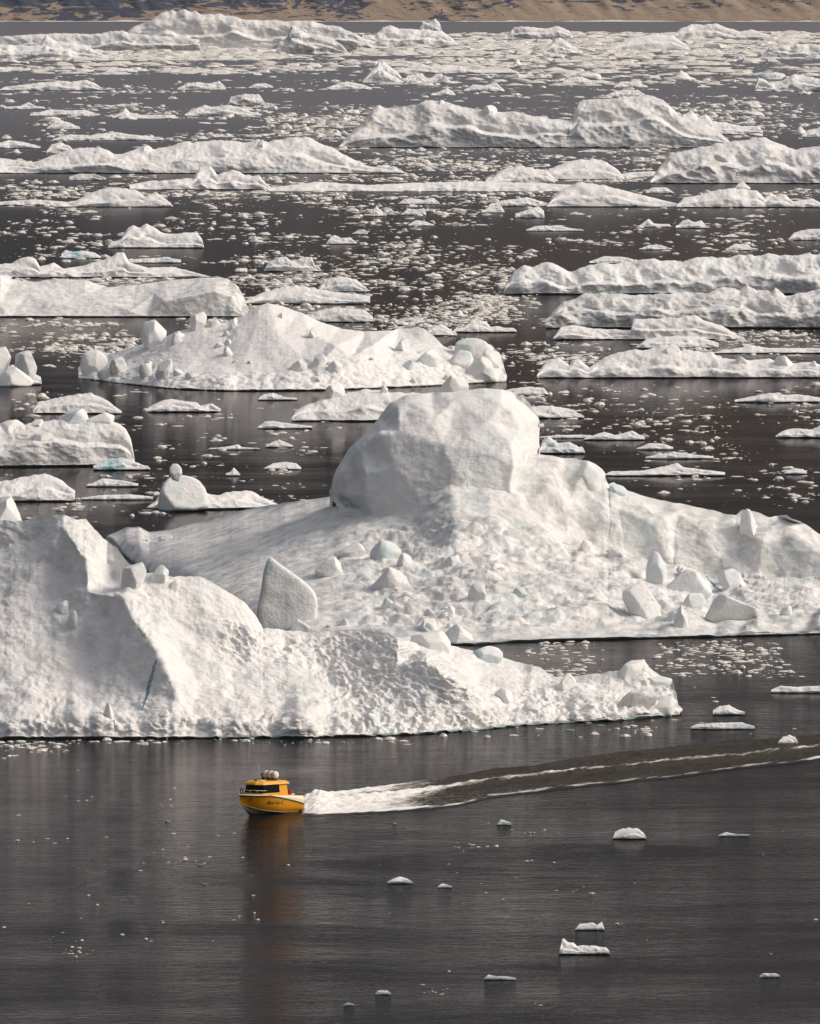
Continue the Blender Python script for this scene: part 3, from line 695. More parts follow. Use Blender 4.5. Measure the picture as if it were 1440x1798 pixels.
# ================================================================== traced bergs, back to front
def G(*a, **k): return berg('iceberg', *a, **k)
def FL(label, sky, base, **k):
    k.setdefault('cat', 'ice floe'); k.setdefault('k', 2.2); k.setdefault('group', 'traced ice floes'); return berg('ice_floe', label, sky, base, **k)
far = dict(k=4.0, relief=.35)
G('long far tabular iceberg with a steep pleated face below the brown mountain', "210,66 235,46 260,38 285,21 300,17 310,21 325,16 345,18 352,24 385,25 415,30 440,36 480,36 520,36 535,34 560,40 600,48 620,58 640,68 658,84", 86, k=5, relief=.45, dirt=.3, lam=.35)
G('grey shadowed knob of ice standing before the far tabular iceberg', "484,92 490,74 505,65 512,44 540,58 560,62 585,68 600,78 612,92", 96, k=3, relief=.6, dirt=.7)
G('long low ice terrace left of the far tabular iceberg', "-40,66 0,64 30,62 75,59 115,58 165,60 190,55 215,54 235,60 300,64 350,69 352,86", 90, dirt=.35, **far)
G('hummocky ice mass at the far left edge below the terrace', "-40,76 0,78 60,80 72,74 80,62 90,66 100,72 150,80 170,90 190,100", 103, k=2, relief=.5)
G('rugged far ice rise right of the tabular iceberg', "636,62 660,60 672,48 685,44 700,50 720,51 745,52 775,54 790,64 805,76", 82, relief=.5, k=2.5)
o_ = G('teal green ice block rising above the distant pack ice', "738,46 742,38 752,40 765,33 773,42 776,56", 62, k=5, blue=1.0)
G('low craggy iceberg in the far pack centre right', "880,68 890,62 903,47 930,47 955,50 980,46 1000,54 1006,64", 70, **far)
G('smooth far ice dome with a grey hollow, centre right', "1080,80 1098,70 1110,66 1150,60 1180,62 1200,75 1212,86", 88, k=1.6, relief=.15)
G('twin peaked far iceberg at upper right', "1180,64 1195,50 1215,42 1230,44 1255,41 1275,48 1300,55 1320,52 1345,60 1352,66", 68, k=2, relief=.4, dirt=.2)
G('blocky far iceberg cut by the right frame edge', "1338,98 1350,83 1370,80 1400,78 1440,78 1500,84", 102, k=3, relief=.6, blue=.3)
G('grey pointed iceberg on the front edge of the far pack', "940,92 955,88 975,68 985,66 1005,80 1025,92", 94, k=1.6, relief=.5, dirt=.4)
rp = random.Random(21)
nb = 0
for i in range(44):
    lx = rp.uniform(620, 1440) if i % 4 else rp.uniform(-20, 480)
    bb = 60 + 36 * rp.random() ** .8 if lx > 600 else 84 + 20 * rp.random()
    Wd = rp.uniform(25, 110); hh = rp.uniform(2, 8)
    n_ = rp.randint(4, 8); pts = [(lx - Wd / 2, bb - .6)] + [(lx - Wd / 2 + Wd * (j + 1) / (n_ + 1), bb - hh * rp.uniform(.35, 1)) for j in range(n_)] + [(lx + Wd / 2, bb - .6)]
    shp = 'long low' if Wd > 75 else ('jagged' if hh > 5.5 else 'flat')
    side = 'left edge' if lx < 120 else 'far tabular berg' if lx < 700 else 'far centre' if lx < 1000 else 'smooth far dome' if lx < 1220 else 'twin peaked far berg'
    berg('ice_floe', '', " ".join(f"{a:.1f},{b:.1f}" for a, b in pts), bb, k=2.5, relief=.5, cat='ice floe', group='floes of the distant pack ice', step=1.8, rows=14)
    sc.collection.objects[-1]['auto'] = 1; o_ = sc.collection.objects[-1]
    o_['ax'] = lx; o_['ay'] = bb; o_['aw'] = Wd; o_['shape'] = shp

G('pointed grey white iceberg like a fin in the upper middle water', "637,142 645,132 652,122 660,116 665,109 672,106 680,112 700,128 709,142", 146, k=1.5, relief=.4, dirt=.35)
FL('small double peaked berg right of the pointed fin iceberg', "708,144 715,132 740,128 752,140 765,130 775,128 784,144", 146, k=1.8, dirt=.2)
FL('bumpy white slab behind the pointed fin iceberg', "690,127 720,116 740,112 760,118 790,114 805,115 830,122 880,125 912,128", 129)
FL('long white floe with raised right end at upper left', "0,157 15,152 70,145 110,142 125,144 150,140 165,145 181,156", 159)
FL('two humped floe at the upper left centre', "312,155 330,146 350,144 365,147 385,142 397,154", 158)
FL('small rounded white floe right of the two humped floe', "437,153 448,147 465,146 480,152", 155)
FL('thin toothed floe below the far tabular berg', "185,127 195,118 205,119 225,120 242,127", 128)
FL('low mound floe left of the pointed fin iceberg', "573,154 600,145 610,143 640,149 654,156", 158)
FL('flat slanted floe below the fin iceberg', "757,166 785,155 795,160 800,166", 168)
FL('greenish hollowed floe below and right of the fin iceberg', "815,158 830,148 850,150 870,145 886,158", 161, blue=.5)
FL('bright split floe right of centre in the upper water', "988,144 1000,136 1020,134 1035,140 1071,146", 148)
FL('low triangular floe in the upper right water', "1078,152 1090,143 1120,144 1138,152", 154)
G('ragged berg with hollow left end at upper right edge', "1325,158 1330,136 1345,140 1350,147 1380,140 1395,130 1420,135 1440,138 1490,150", 161, k=2.5, blue=.3, relief=.5)
FL('small rounded growler right of upper centre', "1224,153 1233,148 1248,153", 154)
FL('smooth grey lump behind the broad shouldered iceberg', "1062,168 1080,160 1100,157 1120,158 1136,168", 171, dirt=.2)
G('dark teal iceberg fragment with white right tail in upper left water', "400,182 405,170 430,165 455,166 465,180 492,183", 185, blue=1.2, dirt=.8, k=3)
FL('rounded double mound floe under the dark teal fragment', "325,200 345,190 360,184 370,188 400,184 430,190 440,196 459,201", 204)
FL('low wide floe in the left water near the frame edge', "53,200 90,192 120,194 150,193 172,200", 204)
FL('floe with one narrow upright tooth at left', "198,204 214,196 220,189 228,198 260,204 312,206", 209)
FL('rounded white growler above the long left iceberg', "83,224 95,212 110,212 128,218 141,225", 227)
FL('long knobbly floe above the long left iceberg', "93,244 120,236 160,238 170,235 205,232 230,236 287,242", 247)
FL('smooth oval floe touching the left frame edge above the long iceberg', "-30,250 0,250 15,246 40,249 71,257", 261)
FL('peaked floe by the left frame edge with thin flanks', "8,188 35,186 50,179 62,186 80,190", 192)
FL('pale lump between the left oval floe and long iceberg', "82,264 90,254 105,250 122,256 132,266", 270)
G('broad shouldered iceberg with grey scalloped face in the upper right half', "595,257 605,245 620,230 640,210 655,190 665,183 680,188 730,186 745,180 765,176 782,180 800,184 830,190 848,194 870,196 900,196 960,207 1003,210 1008,205 1015,180 1035,175 1070,172 1100,170 1145,168 1165,178 1190,200 1215,215 1260,230 1275,242 1290,256", 260, k=3.2, relief=.5, dirt=.45, lam=.45)
bigB = BERGS[-1]
big_o = sc.collection.objects[-1]; bvb = bvh_of(big_o)
add_block(big_o, bvb, "849,200 850,188 853,181 866,180 873,185 874,198 866,206 854,206", T=12)
add_block(big_o, bvb, "764,186 768,177 778,174 784,182 780,190 768,190", T=10)
crevice(big_o, bvb, "999,222 998,234 996,246", 2.2)
FL('dark floe added for the shadowy hollow at the foot of the broad shouldered iceberg', "1108,257 1118,251 1130,249 1150,252 1170,254 1192,259", 261, dirt=3.0, k=3)  # added floe, coloured dark to stand in for the cavity in the berg's base
FL('dark edged flat floe in front of the broad shouldered iceberg', "1015,266 1040,262 1060,263 1092,267", 268, dirt=1.0)
FL('rubbly sheet behind the hummocky right edge iceberg', "1188,210 1200,200 1215,195 1225,205 1240,200 1250,212 1290,218 1340,230", 237, k=1.5)
FL('white angular floe at the right frame edge in the upper third', "1408,240 1420,228 1440,224 1480,226", 241)
G('rough hummocky iceberg against the right edge', "1143,316 1160,290 1175,275 1190,265 1230,260 1270,250 1300,245 1345,242 1360,250 1400,262 1440,255 1500,250", 323, k=2.0, relief=.65, dirt=.4, lam=.4)
G('long undulating iceberg reaching in from the left edge', "-40,278 0,277 60,285 85,275 120,262 150,258 175,258 200,270 215,270 235,262 255,255 270,262 330,248 380,246 440,250 455,245 470,250 500,243 535,238 550,245 590,262 620,280 650,292 712,302", 305, k=1.6, relief=.4, dirt=.12)
oL = sc.collection.objects[-1]; bvL = bvh_of(oL)
add_block(oL, bvL, "668,308 674,296 682,285 690,284 694,292 704,300 712,308 690,310", T=12, colour=(.4, .5, 0, 1))
add_block(oL, bvL, "448,262 452,246 462,244 466,256 458,266", T=9); add_block(oL, bvL, "245,268 250,256 258,253 268,260 266,272 252,272", T=10)
G('white hummock row in front of the long left iceberg', "228,324 260,318 310,315 340,312 345,302 352,293 370,292 382,306 405,298 420,300 430,308 455,308 470,325 480,332", 334, k=1.8, relief=.5)
FL('dark hollowed floe below the long left iceberg', "122,310 140,305 165,305 186,312", 317, dirt=1.0)
FL('long low white ice sheet across the middle distance', "470,330 560,319 600,322 650,325 700,322 760,320 850,318 900,320 960,322 1030,326", 337, relief=.4, k=2)
FL('humped pale berg on the right end of the long sheet', "850,320 868,308 885,297 910,292 940,296 960,300 975,314", 323, k=1.6)
G('smooth white ridge berg between long sheet and hummocky right berg', "928,312 960,298 1000,283 1020,279 1065,284 1085,298 1097,313", 316, k=1.4, relief=.2)
FL('flat sheet joining smooth ridge berg and hummocky right berg', "1088,306 1110,302 1150,301 1165,308", 313)
G('domed white berg with grey side and long left tail at mid left', "95,358 135,352 150,344 165,337 180,331 210,330 240,334 255,345 275,338 290,348 304,361", 364, k=1.8, relief=.35, dirt=.15)
FL('thin flat sheet running to the left frame edge at mid left', "-30,355 0,354 60,350 100,353 135,356", 361)
G('low white iceberg with smooth slope at mid right', "960,361 972,345 985,335 1000,325 1020,320 1060,325 1100,335 1150,348 1192,358", 364, k=1.4, relief=.25)
FL('flat ragged sheet left of the smooth sloped mid right iceberg', "858,360 880,352 900,350 925,346 945,352 968,358", 363)
G('undulating low berg joined to the right edge at mid right', "1188,360 1200,348 1237,340 1262,333 1290,330 1330,335 1342,348 1352,337 1364,345 1378,341 1392,354 1425,348 1440,355 1490,358", 365, k=1.5, relief=.35)
FL('teal pyramid growler before the hummocky right iceberg', "1290,330 1296,322 1304,318 1318,330", 334, blue=.8, k=1.3)
FL('small flat topped floe below the mid right iceberg', "1135,335 1146,329 1170,329 1182,337", 340)
FL('long capped floe with raised right end at centre', "700,357 708,350 722,348 745,351 760,347 772,356", 359)
FL('little pyramid growler left of centre in mid water', "650,379 657,366 661,362 668,370 679,378", 380)
FL('lumpy teal footed floe right of the little pyramid', "704,377 715,366 730,368 745,366 749,377", 378, blue=.5)
FL('flat rounded floe below the lumpy teal footed floe', "717,394 730,387 745,388 763,395", 397)
FL('grey green half sunken lump in the middle water', "618,410 630,403 640,403 646,409", 412, dirt=.7)
FL('boot shaped white floe left of centre', "573,427 580,416 588,413 600,418 615,417 627,427", 429)
FL('teal sunken floe left of the raised mid right sheets', "845,372 860,362 880,362 886,371", 374, blue=.8)
FL('greenish ragged growler below the mid right iceberg', "905,375 930,367 945,362 955,370 956,380", 383, blue=.6)
FL('smooth elongated white floe right of centre', "924,403 940,397 960,396 985,397 1026,405", 406)
FL('small tent shaped floe with flat tail at right', "1122,398 1130,390 1139,384 1148,392 1178,397", 399)
FL('twin lobed floe right of the tent shaped floe', "1186,399 1198,388 1208,385 1218,390 1232,387 1241,398", 401)
FL('long thin pale floe with slushy edges at right', "1266,416 1285,410 1298,415", 417)
FL('small domed slush floe above the big right berg', "1122,437 1140,430 1160,430 1182,438", 439)
FL('flat capped floe near the right edge mid height', "1275,437 1290,428 1312,429 1324,438", 440)
FL('smooth white slab cut by the right edge at mid height', "1384,420 1395,408 1420,402 1440,402 1490,408", 422)
FL('thin broken floe above the hummocky right field', "1035,459 1060,450 1095,451 1130,460", 463)
G('white cap shaped iceberg with blue melt pool near its top at left', "190,431 200,425 212,420 218,408 224,399 235,395 247,399 257,392 268,396 280,406 300,412 320,408 345,408 354,418 358,432", 436, k=1.6, relief=.3, blue=.15)
FL('teal ice lump floating low at left', "108,445 115,439 130,442 145,440 165,443 177,450", 454, blue=1.4, k=1.8)
G('snowy ridge of small humps at left above the tabular grey sided berg', "-40,464 0,464 20,462 35,453 50,451 62,453 70,468 95,461 112,472 150,465 185,455 198,450 205,443 218,443 226,460 260,470 300,468 330,475 378,488", 488, k=1.8, relief=.35)
oR = sc.collection.objects[-1]; 
FL('thin slab with dark teal end behind the snowy hump ridge', "224,456 250,454 290,452 318,456", 462, blue=.6)
cberg('tabular iceberg with shadowed grey right cliff at left', "-60,478 -20,478 0,481 20,490 60,495 100,489 150,492 190,504 240,500 300,492 350,488 385,487 400,489 415,500 428,520 438,546", "-60,557 438,557",
    """-60,474,30 0,476,30 20,486,32 60,491,33 100,485,34 150,488,34 190,500,36 240,496,38 300,488,40 350,484,42 385,483,40 400,486,34 415,496,24 430,520,9 440,550,1
    -60,530,8 0,532,7 50,515,18 100,538,5 100,512,22 150,520,17 200,535,6 150,540,4 230,546,1.2 290,529,1.6 340,518,2.2 378,511,3.0 405,520,3.2 425,545,1.5 330,505,22 270,515,18 380,497,20 20,500,27 -40,505,24""",
    back=24, big=.45, fine=.5, colour=(.55, .05, 0, 1), seed=9., mat=SNOW, pit=lambda PX, PY: sstep(380, 410, PX) * .8)
FL('pair of squarish white blocks with teal feet left of centre', "464,474 470,462 477,458 490,452 502,450 510,458 520,458 528,452 547,450 553,466 564,474", 477, k=4, blue=.35)
FL('low ice rise behind the tabular left iceberg', "430,528 460,514 500,503 520,500 560,508 590,512 650,520", 534, k=1.7)
FL('lumpy bluish berg at the left centre edge of the dark water', "560,505 570,490 585,488 600,485 625,490 646,508", 513, blue=.5, k=2.5)
FL('grubby flat sheet behind the boulder strewn mound berg', "530,556 560,545 600,540 640,544 655,556", 566, dirt=.3)
FL('low white floe on the right behind the grey faced berg', "884,512 890,495 900,480 920,465 935,468 960,460 1000,475 1060,462 1100,460 1150,455 1190,458 1240,452 1300,450 1345,445 1400,450 1440,445 1500,445", 517, k=2.2, relief=.6, blue=.3, cat='iceberg', group=None)
sc.collection.objects[-1]['label'] = 'broad hummocky white iceberg reaching in from the right edge'
G('long iceberg with rough grey front face at the right edge', "958,562 970,548 990,530 1030,515 1100,517 1150,518 1200,512 1240,515 1270,505 1300,508 1312,500 1330,512 1355,512 1362,502 1378,520 1420,512 1440,508 1500,508", 577, k=2.6, relief=.65, dirt=.75, lam=.5)
FL('small white floes cluster point left of the grey faced right berg', "795,582 812,574 820,570 826,562 850,563 862,574 872,572 905,580 908,583", 584, k=1.8)
FL('low peaked floe left of the double humped one', "743,586 755,576 775,568 790,578 803,587", 590, k=1.7)
G('layered white slab with stepped top in front of the grey faced berg', "972,592 985,574 1005,570 1040,577 1108,580 1112,560 1150,560 1190,557 1220,553 1236,563 1270,573 1290,586 1312,596", 597, k=3, relief=.4)
FL('lower lobe of ice just in front of the layered slab', "1118,608 1135,595 1180,590 1230,592 1262,602", 612, k=1.8)
FL('long thin sheet at the right edge beside the layered slab', "1255,618 1290,612 1320,606 1350,611 1440,611 1500,612", 621)
G('long rounded white iceberg with several humps and clear reflection at right', "943,657 955,640 968,630 980,628 992,636 1000,642 1008,633 1018,630 1035,645 1060,628 1100,615 1150,612 1160,606 1188,606 1196,615 1250,618 1262,628 1290,632 1310,632 1350,630 1380,638 1420,636 1440,640 1500,642", 664, k=1.8, relief=.3)
oK = sc.collection.objects[-1]; bvK = bvh_of(oK)
for ol in ["1284,640 1288,624 1300,621 1312,628 1316,642 1300,646", "1356,640 1362,626 1385,624 1398,636 1390,646 1366,646", "1416,644 1424,634 1436,633 1441,644 1428,648", "1154,622 1160,606 1176,603 1190,607 1196,618 1176,626"]:
    add_block(oK, bvK, ol)
Mo = cberg('snow cone iceberg ringed by rounded boulders at centre left', "138,648 145,630 152,620 180,618 195,622 230,610 250,604 290,592 310,582 345,573 380,567 400,566 420,558 440,545 455,536 470,532 490,536 530,549 560,564 600,577 640,582 690,580 712,573 730,572 745,577 762,590 778,607 790,613 815,606 860,604 872,614 882,632 890,662", "138,664 200,672 300,683 400,687 560,686 640,683 760,678 890,670",
    """138,640,24 160,612,30 195,617,34 230,605,38 260,600,41 310,578,45 345,568,50 400,561,54 440,540,56 470,527,57 530,544,57 600,573,56 640,578,55 700,575,52 745,573,45 762,586,38 790,609,27 860,600,21 880,625,10 892,660,2
    452,548,49 425,575,43 398,605,35 365,632,25 345,644,19 420,652,15 480,642,16 530,625,19 575,603,25 620,592,34 440,605,30 490,590,31 540,575,41 430,630,22 640,590,42
    590,608,18 560,640,11 560,665,5 620,625,12 640,660,5 655,605,22 600,655,6 690,625,20 740,600,33 700,655,7 720,640,13 780,640,13 830,640,11 860,660,3 800,665,4 660,640,9
    200,650,11 190,662,4 240,640,18 290,620,29 250,625,27 180,640,20 300,660,9 250,662,6 350,665,8 330,650,15 310,605,35 360,590,40 350,615,31 400,668,6 500,664,6""",
    back=22, big=.35, fine=.3, colour=(.06, .08, 0, 1), seed=3., pit=lambda PX, PY: np.clip(sstep(648, 660, PY) + sstep(560, 600, PX) * sstep(600, 625, PY) * .8 + sstep(330, 270, PX) * .7, 0, 1))
bM = bvh_of(Mo)
for ol, kw in [
    ("248,600 248,575 252,566 272,561 288,566 293,580 291,600 285,612 262,608", dict(T=5, n=4)),
    ("332,570 334,552 342,545 356,545 362,552 366,572 358,581 340,581", dict(T=4, n=4)),
    ("362,572 366,560 384,558 388,570 378,576", dict(n=3)), ("402,574 408,560 416,556 418,568 410,578", dict(n=3)),
    ("140,645 143,622 156,615 180,616 193,624 188,644 170,656 150,656", dict(n=2.6)),
    ("170,660 172,645 188,642 204,652 204,664 186,668", dict(n=2.4)),
    ("191,646 196,630 207,624 216,628 224,645 220,656 204,658", dict(n=2.2, colour=(1.0, 0, 0, 1))),
    ("243,652 246,638 258,633 270,640 272,652 262,664 250,662", dict(n=2.2, colour=(.4, .1, 0, 1))),
    ("272,658 278,636 296,629 308,638 306,655 290,664", dict(n=2.4, colour=(.15, .1, 0, 1))),
    ("690,618 694,600 705,592 718,596 721,612 714,619", dict(n=2.2, colour=(.1, .5, 0, 1))),
    ("728,640 735,620 750,610 768,616 775,632 770,646 745,648", dict(n=2.6, colour=(0, .6, 0, 1))),
    ("786,640 790,620 806,614 826,618 832,632 822,648 800,648", dict(n=2.6, colour=(0, .7, 0, 1))),
    ("796,622 800,600 816,592 842,594 864,600 870,612 862,626 830,632", dict(n=2.4, colour=(0, .3, 0, 1))),
    ("836,636 838,616 852,610 874,614 883,630 880,644 858,650", dict(n=2.2, colour=(0, .4, 0, 1))),
    ("820,656 822,636 838,624 856,626 866,642 872,664 845,672", dict(n=2.4, colour=(.1, .2, 0, 1))),
    ("706,652 708,636 722,630 730,640 726,652", dict(n=2.4, colour=(.1, .7, 0, 1))),
    ("488,560 490,552 496,547 499,554 497,561", dict(n=2.4, colour=(.4, 0, 0, 1))),
    ("536,590 542,578 556,570 560,578 562,592 548,596", dict(facet=True, colour=(.1, .1, 0, 1))),
    ("510,650 512,636 524,632 538,636 540,648 526,656", dict(n=2.4, colour=(.4, .2, 0, 1))),
    ("572,654 576,636 592,632 602,640 598,654 582,658", dict(n=2.4, colour=(.1, .2, 0, 1))),
    ("548,642 552,624 566,618 576,626 574,638 560,644", dict(n=2.4)),
]:
    c = kw.pop('colour', (.0, .2, 0, 1)); add_block(Mo, bM, ol, colour=c, cuts=5, **kw)
for i in range(20):
    px_ = rb.uniform(200, 860); py_ = rb.uniform(620, 672) if i % 3 else rb.uniform(585, 620)
    if i % 3 == 0: px_ = rb.uniform(240, 400)
    h = ray(bM, px_, py_)
    if h is None or h.z < .5: continue
    o = link('ice_block', rb.choice(protoR), Mo, h - Mo.location - Vector((0, 0, .1)))
    s = rb.uniform(.5, 1.6); o.scale = (s * rb.uniform(.8, 1.3), s, s * rb.uniform(.8, 1.4)); o.rotation_euler = (0, rb.uniform(-.4, .4), rb.uniform(0, 6)); o.color = (rb.choice([0, .1, .4]), .2, 0, 1)
G('iceberg of split rounded boulders cut by the left frame edge', "-60,640 -20,650 0,652 20,640 40,648 72,662 73,672", 676, k=1.5)
oE = sc.collection.objects[-1]; bvE = bvh_of(oE)
add_block(oE, bvE, "-40,650 -36,612 0,603 22,606 26,630 20,652 0,660", T=5, Y=1610, n=3)
add_block(oE, bvE, "22,648 26,618 32,608 44,608 60,622 72,642 70,658 50,662 34,658", T=5, Y=1609, n=2.4, colour=(.3, .2, 0, 1))
add_block(oE, bvE, "-20,672 0,648 20,641 40,650 66,666 50,676 0,678", T=4, Y=1604, n=2.4)
G('flat snowy floe carrying a large round boulder behind the domed iceberg', "512,734 518,722 530,715 570,698 610,690 640,684 700,688 765,690 830,690", 740, k=1.3, relief=.35)
oN = sc.collection.objects[-1]; bvN = bvh_of(oN)
add_block(oN, bvN, "764,690 766,668 778,659 796,658 815,662 826,672 822,690 800,696 775,696", facet=True, apex=(.1, 0), Y=1485, T=4, colour=(0, .5, 0, 1))
add_block(oN, bvN, "570,696 572,676 580,669 600,668 608,680 606,694 590,702", facet=True, T=3)
add_block(oN, bvN, "664,690 668,676 676,672 682,682 678,692", n=2.4)
FL('smooth white floe emerging right of the dome', "900,716 930,714 970,712 1000,718 1026,731", 735, k=1.6)
FL('narrow white floe with dark edge left centre below the snow cone berg', "261,715 280,705 300,700 330,705 345,706 352,712 372,708 388,718", 724)
G('humped grey white floe at left between two larger icebergs', "58,718 66,706 90,700 130,693 160,690 185,700 200,712 214,722", 727, k=1.6, relief=.3, dirt=.2)
G('undercut iceberg with stacked ice blocks at the left edge', "-60,742 0,742 45,746 60,740 95,738 150,738 175,732 205,742 222,756 229,768 233,786 237,808", "-60,821 240,818", k=4, relief=.3, dirt=.25, lam=.5)
oO = sc.collection.objects[-1]; bvO = bvh_of(oO)
for ol, kw in [("94,748 95,722 100,716 148,713 155,722 156,742 130,752", dict(facet=True, n=4)), ("150,742 155,722 178,724 210,726 212,742 180,748", dict(n=2.6)), ("-20,766 -10,740 30,736 52,744 54,758 30,768", dict(n=2.8)), ("45,752 55,736 74,736 78,748 60,756", dict(n=2.8)), ("48,774 60,758 90,754 96,766 74,778", dict(n=2.8))]:
    add_block(oO, bvO, ol, T=4, **kw)
FL('teal ice shelf at the foot of the undercut left iceberg', "164,817 190,806 215,803 240,812 264,822", 826, blue=.9)
FL('rounded white floe at the left edge above the nearest iceberg', "-40,848 0,845 20,842 40,838 75,832 95,836 110,845 132,862", 881, k=1.5, relief=.35)
FL('thin white floe between the left rounded floe and figure shaped berg', "150,854 180,840 205,842 243,849", 855)
FL('long flat bar of ice below the thin white floe', "143,874 180,869 230,868 269,872", 878)
G('small iceberg shaped like a seated figure with a round head', "258,890 272,880 280,868 290,862 330,862 362,866 380,870 400,863 440,861 460,872 490,886", "258,893 330,896 490,892", k=1.6, relief=.35)
oQ = sc.collection.objects[-1]; bvQ = bvh_of(oQ)
add_block(oQ, bvQ, "276,886 279,868 286,851 296,840 310,834 326,835 342,839 354,849 362,862 368,884 330,890 290,890", T=5.5, Y=1219, n=2.4, rough=.04, cuts=3)
add_block(oQ, bvQ, "297,830 298,820 304,814 312,815 319,822 320,832 314,840 302,838", T=1.8, Y=1218, n=2.0, rough=.03, cuts=2)
FL('small smooth lens shaped floe in the dark water left of the dome', "463,822 480,813 500,811 520,813 529,821", 825, k=1.5)
FL('thin floe with upright chip left of the dome', "365,788 400,784 418,780 425,785 456,787", 790)
FL('pale teal floe with broken right end left of centre', "452,750 465,740 480,739 498,742 530,746 548,748", 753, blue=.5)
FL('small teal chunk touching the snow cone berg reflection', "453,700 462,692 480,690 500,697 522,699", 703, blue=.9)
FL('small two chip floe left of the dome', "466,784 478,776 490,772 505,778 515,783", 786, blue=.2)
FL('tiny upright pair of chips left of the dome', "396,833 405,828 410,821 418,828 422,834", 836)
FL('arched teal floe just right of the dome', "946,794 952,772 962,764 972,772 980,778 1000,776 1022,788 1027,794", 797, k=2, blue=.4)
FL('long knobbly floe in dark water right of the dome', "1062,832 1100,827 1130,826 1160,820 1190,813 1200,820 1240,825 1273,829", 836, k=1.6)
FL('thin dark bottomed floe above the long knobbly floe', "1134,802 1160,797 1185,793 1205,797 1253,801", 806, dirt=.3)
FL('lumpy floe at the right edge above dark open water', "1362,765 1375,756 1395,752 1425,754 1440,747 1490,745", 769)
FL('pair of thin overlapping floes near the right edge', "1290,702 1320,696 1350,690 1375,694 1400,692 1440,698 1490,698", 707)
FL('small smooth oval floe near the right edge', "1376,831 1385,825 1395,822 1410,824 1417,830", 833)
FL('thin wedge floe above the dome right shoulder', "868,690 900,682 930,679 955,681 962,690", 694)
FL('crusty floe streak right of the dome top', "1025,770 1060,758 1080,764 1110,756 1132,768", 773)
FL('low floe streak beneath the crusty streak', "1118,787 1140,778 1165,779 1182,785", 790)
FL('long thin floe bar beside the dome right edge', "945,767 980,764 1020,763 1060,766", 770)
FL('thin flat white floe near the right edge above the wake', "1354,1211 1370,1204 1400,1206 1440,1204 1490,1206", 1217, k=3)
FL('flat oval floe with greenish left end just above the wake', "1213,1276 1225,1271 1260,1269 1300,1268 1325,1275", 1281, k=3, blue=.3)
FL('small cluster of lumps left of the flat oval floe', "1252,1247 1262,1240 1280,1238 1295,1246 1308,1250", 1256, k=2)
FL('white growler riding on the far edge of the wake', "1366,1303 1374,1294 1386,1290 1396,1294 1402,1304", 1307, k=2)
FL('white bun shaped growler in open water right of the boat', "1076,1471 1080,1460 1090,1456 1104,1453 1120,1455 1130,1462 1135,1471", 1474, k=3, relief=.15, step=1)
FL('jagged two horned growler in the lower right water', "981,1674 984,1664 986,1650 990,1647 995,1652 1001,1655 1006,1655 1013,1661 1022,1659 1034,1661 1046,1660 1056,1663 1064,1664 1071,1673", 1677, k=2.5, relief=.3, blue=.15, step=.8)
FL('small lumpy growler just above the two horned growler', "1010,1630 1018,1622 1030,1621 1042,1620 1048,1624 1057,1618 1061,1630", 1634, k=2.5, step=.8)
FL('low fragment with a thick middle in the lower centre water', "680,1548 692,1542 702,1539 714,1542 725,1549", 1552, k=2, step=.8)
FL('long flat fragment floating low in the lower centre right', "850,1717 858,1711 870,1714 890,1714 906,1717", 1721, k=2.5, step=.8)
FL('small ragged fragment right of the boat below its wake', "873,1446 880,1439 888,1441 898,1445", 1449, k=2, step=.8)
FL('thin broken fragment right of the bun shaped growler', "1262,1466 1275,1461 1290,1464 1316,1465", 1469, k=2, step=.8)
FL('small flat fragment in the bottom right corner water', "1334,1713 1340,1709 1362,1709 1370,1713", 1717, k=2.5, step=.8)
FL('small oblong fragment at the bottom centre', "659,1744 664,1739 680,1739 687,1744", 1747, k=2.5, step=.8)
FL('tiny tilted fragment at the bottom centre left', "603,1764 610,1760 622,1763", 1766, k=2.5, step=.8)
FL('crumbly fragment pair right of the thick middled one', "769,1556 776,1551 784,1553 794,1556", 1559, k=2, step=.8)

# ================================================================== loose ice
def inside(px, py, pad=0.0):
    Yp = yground(py)
    for fx, a, b in FOOT:
        if fx[0] - 2 <= px <= fx[-1] + 2:
            ya = np.interp(px, fx, a); yb = np.interp(px, fx, b)
            if ya - pad <= Yp <= yb: return True
    return False
protos = []
def proto(kind, seed):
    import bmesh
    bm = bmesh.new(); bmesh.ops.create_icosphere(bm, subdivisions=3, radius=.5)
    co = np.array([v.co[:] for v in bm.verts])
    n = fbm(co[:, 0] * 2.6 + seed, co[:, 1] * 2.6, co[:, 2] * 2.6, 3)
    out = co * (1 + .35 * n)[:, None]
    x, y, z = out.T
    z = np.clip(z * 2, -.12, 1)
    hm = {'flat': .35 + .25 * fbm(x * 3 + seed, y * 3, 1., 3) , 'lumpy': .45 + .75 * fbm(x * 4 + seed, y * 4, 1., 3), 'peaked': .25 + .9 * np.exp(-((x - .15 * math.sin(seed)) ** 2 * 40 + y ** 2 * 8)) + .25 * fbm(x * 5 + seed, y * 5, 1., 2), 'rounded': .8 + .2 * fbm(x * 3 + seed, y * 3, 2., 2)}[kind]
    zz = np.where(z > 0, (z ** .55) * np.clip(hm, .12, 1.3), z)
    for v, a, b, c in zip(bm.verts, x, y, zz): v.co = (a, b, c)
    me = bpy.data.meshes.new('ice_floe'); bm.to_mesh(me); bm.free()
    me.materials.append(SNOW); me.polygons.foreach_set('use_smooth', [True] * len(me.polygons))
    top = max(v.co.z for v in me.vertices)
    me.transform(Matrix.Diagonal((1, 1, 1 / top, 1)))
    me2 = me.copy(); me2.materials.clear(); me2.materials.append(SNOWF)
    return (kind, me, me2)
for s in range(3):
    for kd in ('flat', 'lumpy', 'peaked', 'rounded'): protos.append(proto(kd, s * 5.3 + len(kd)))
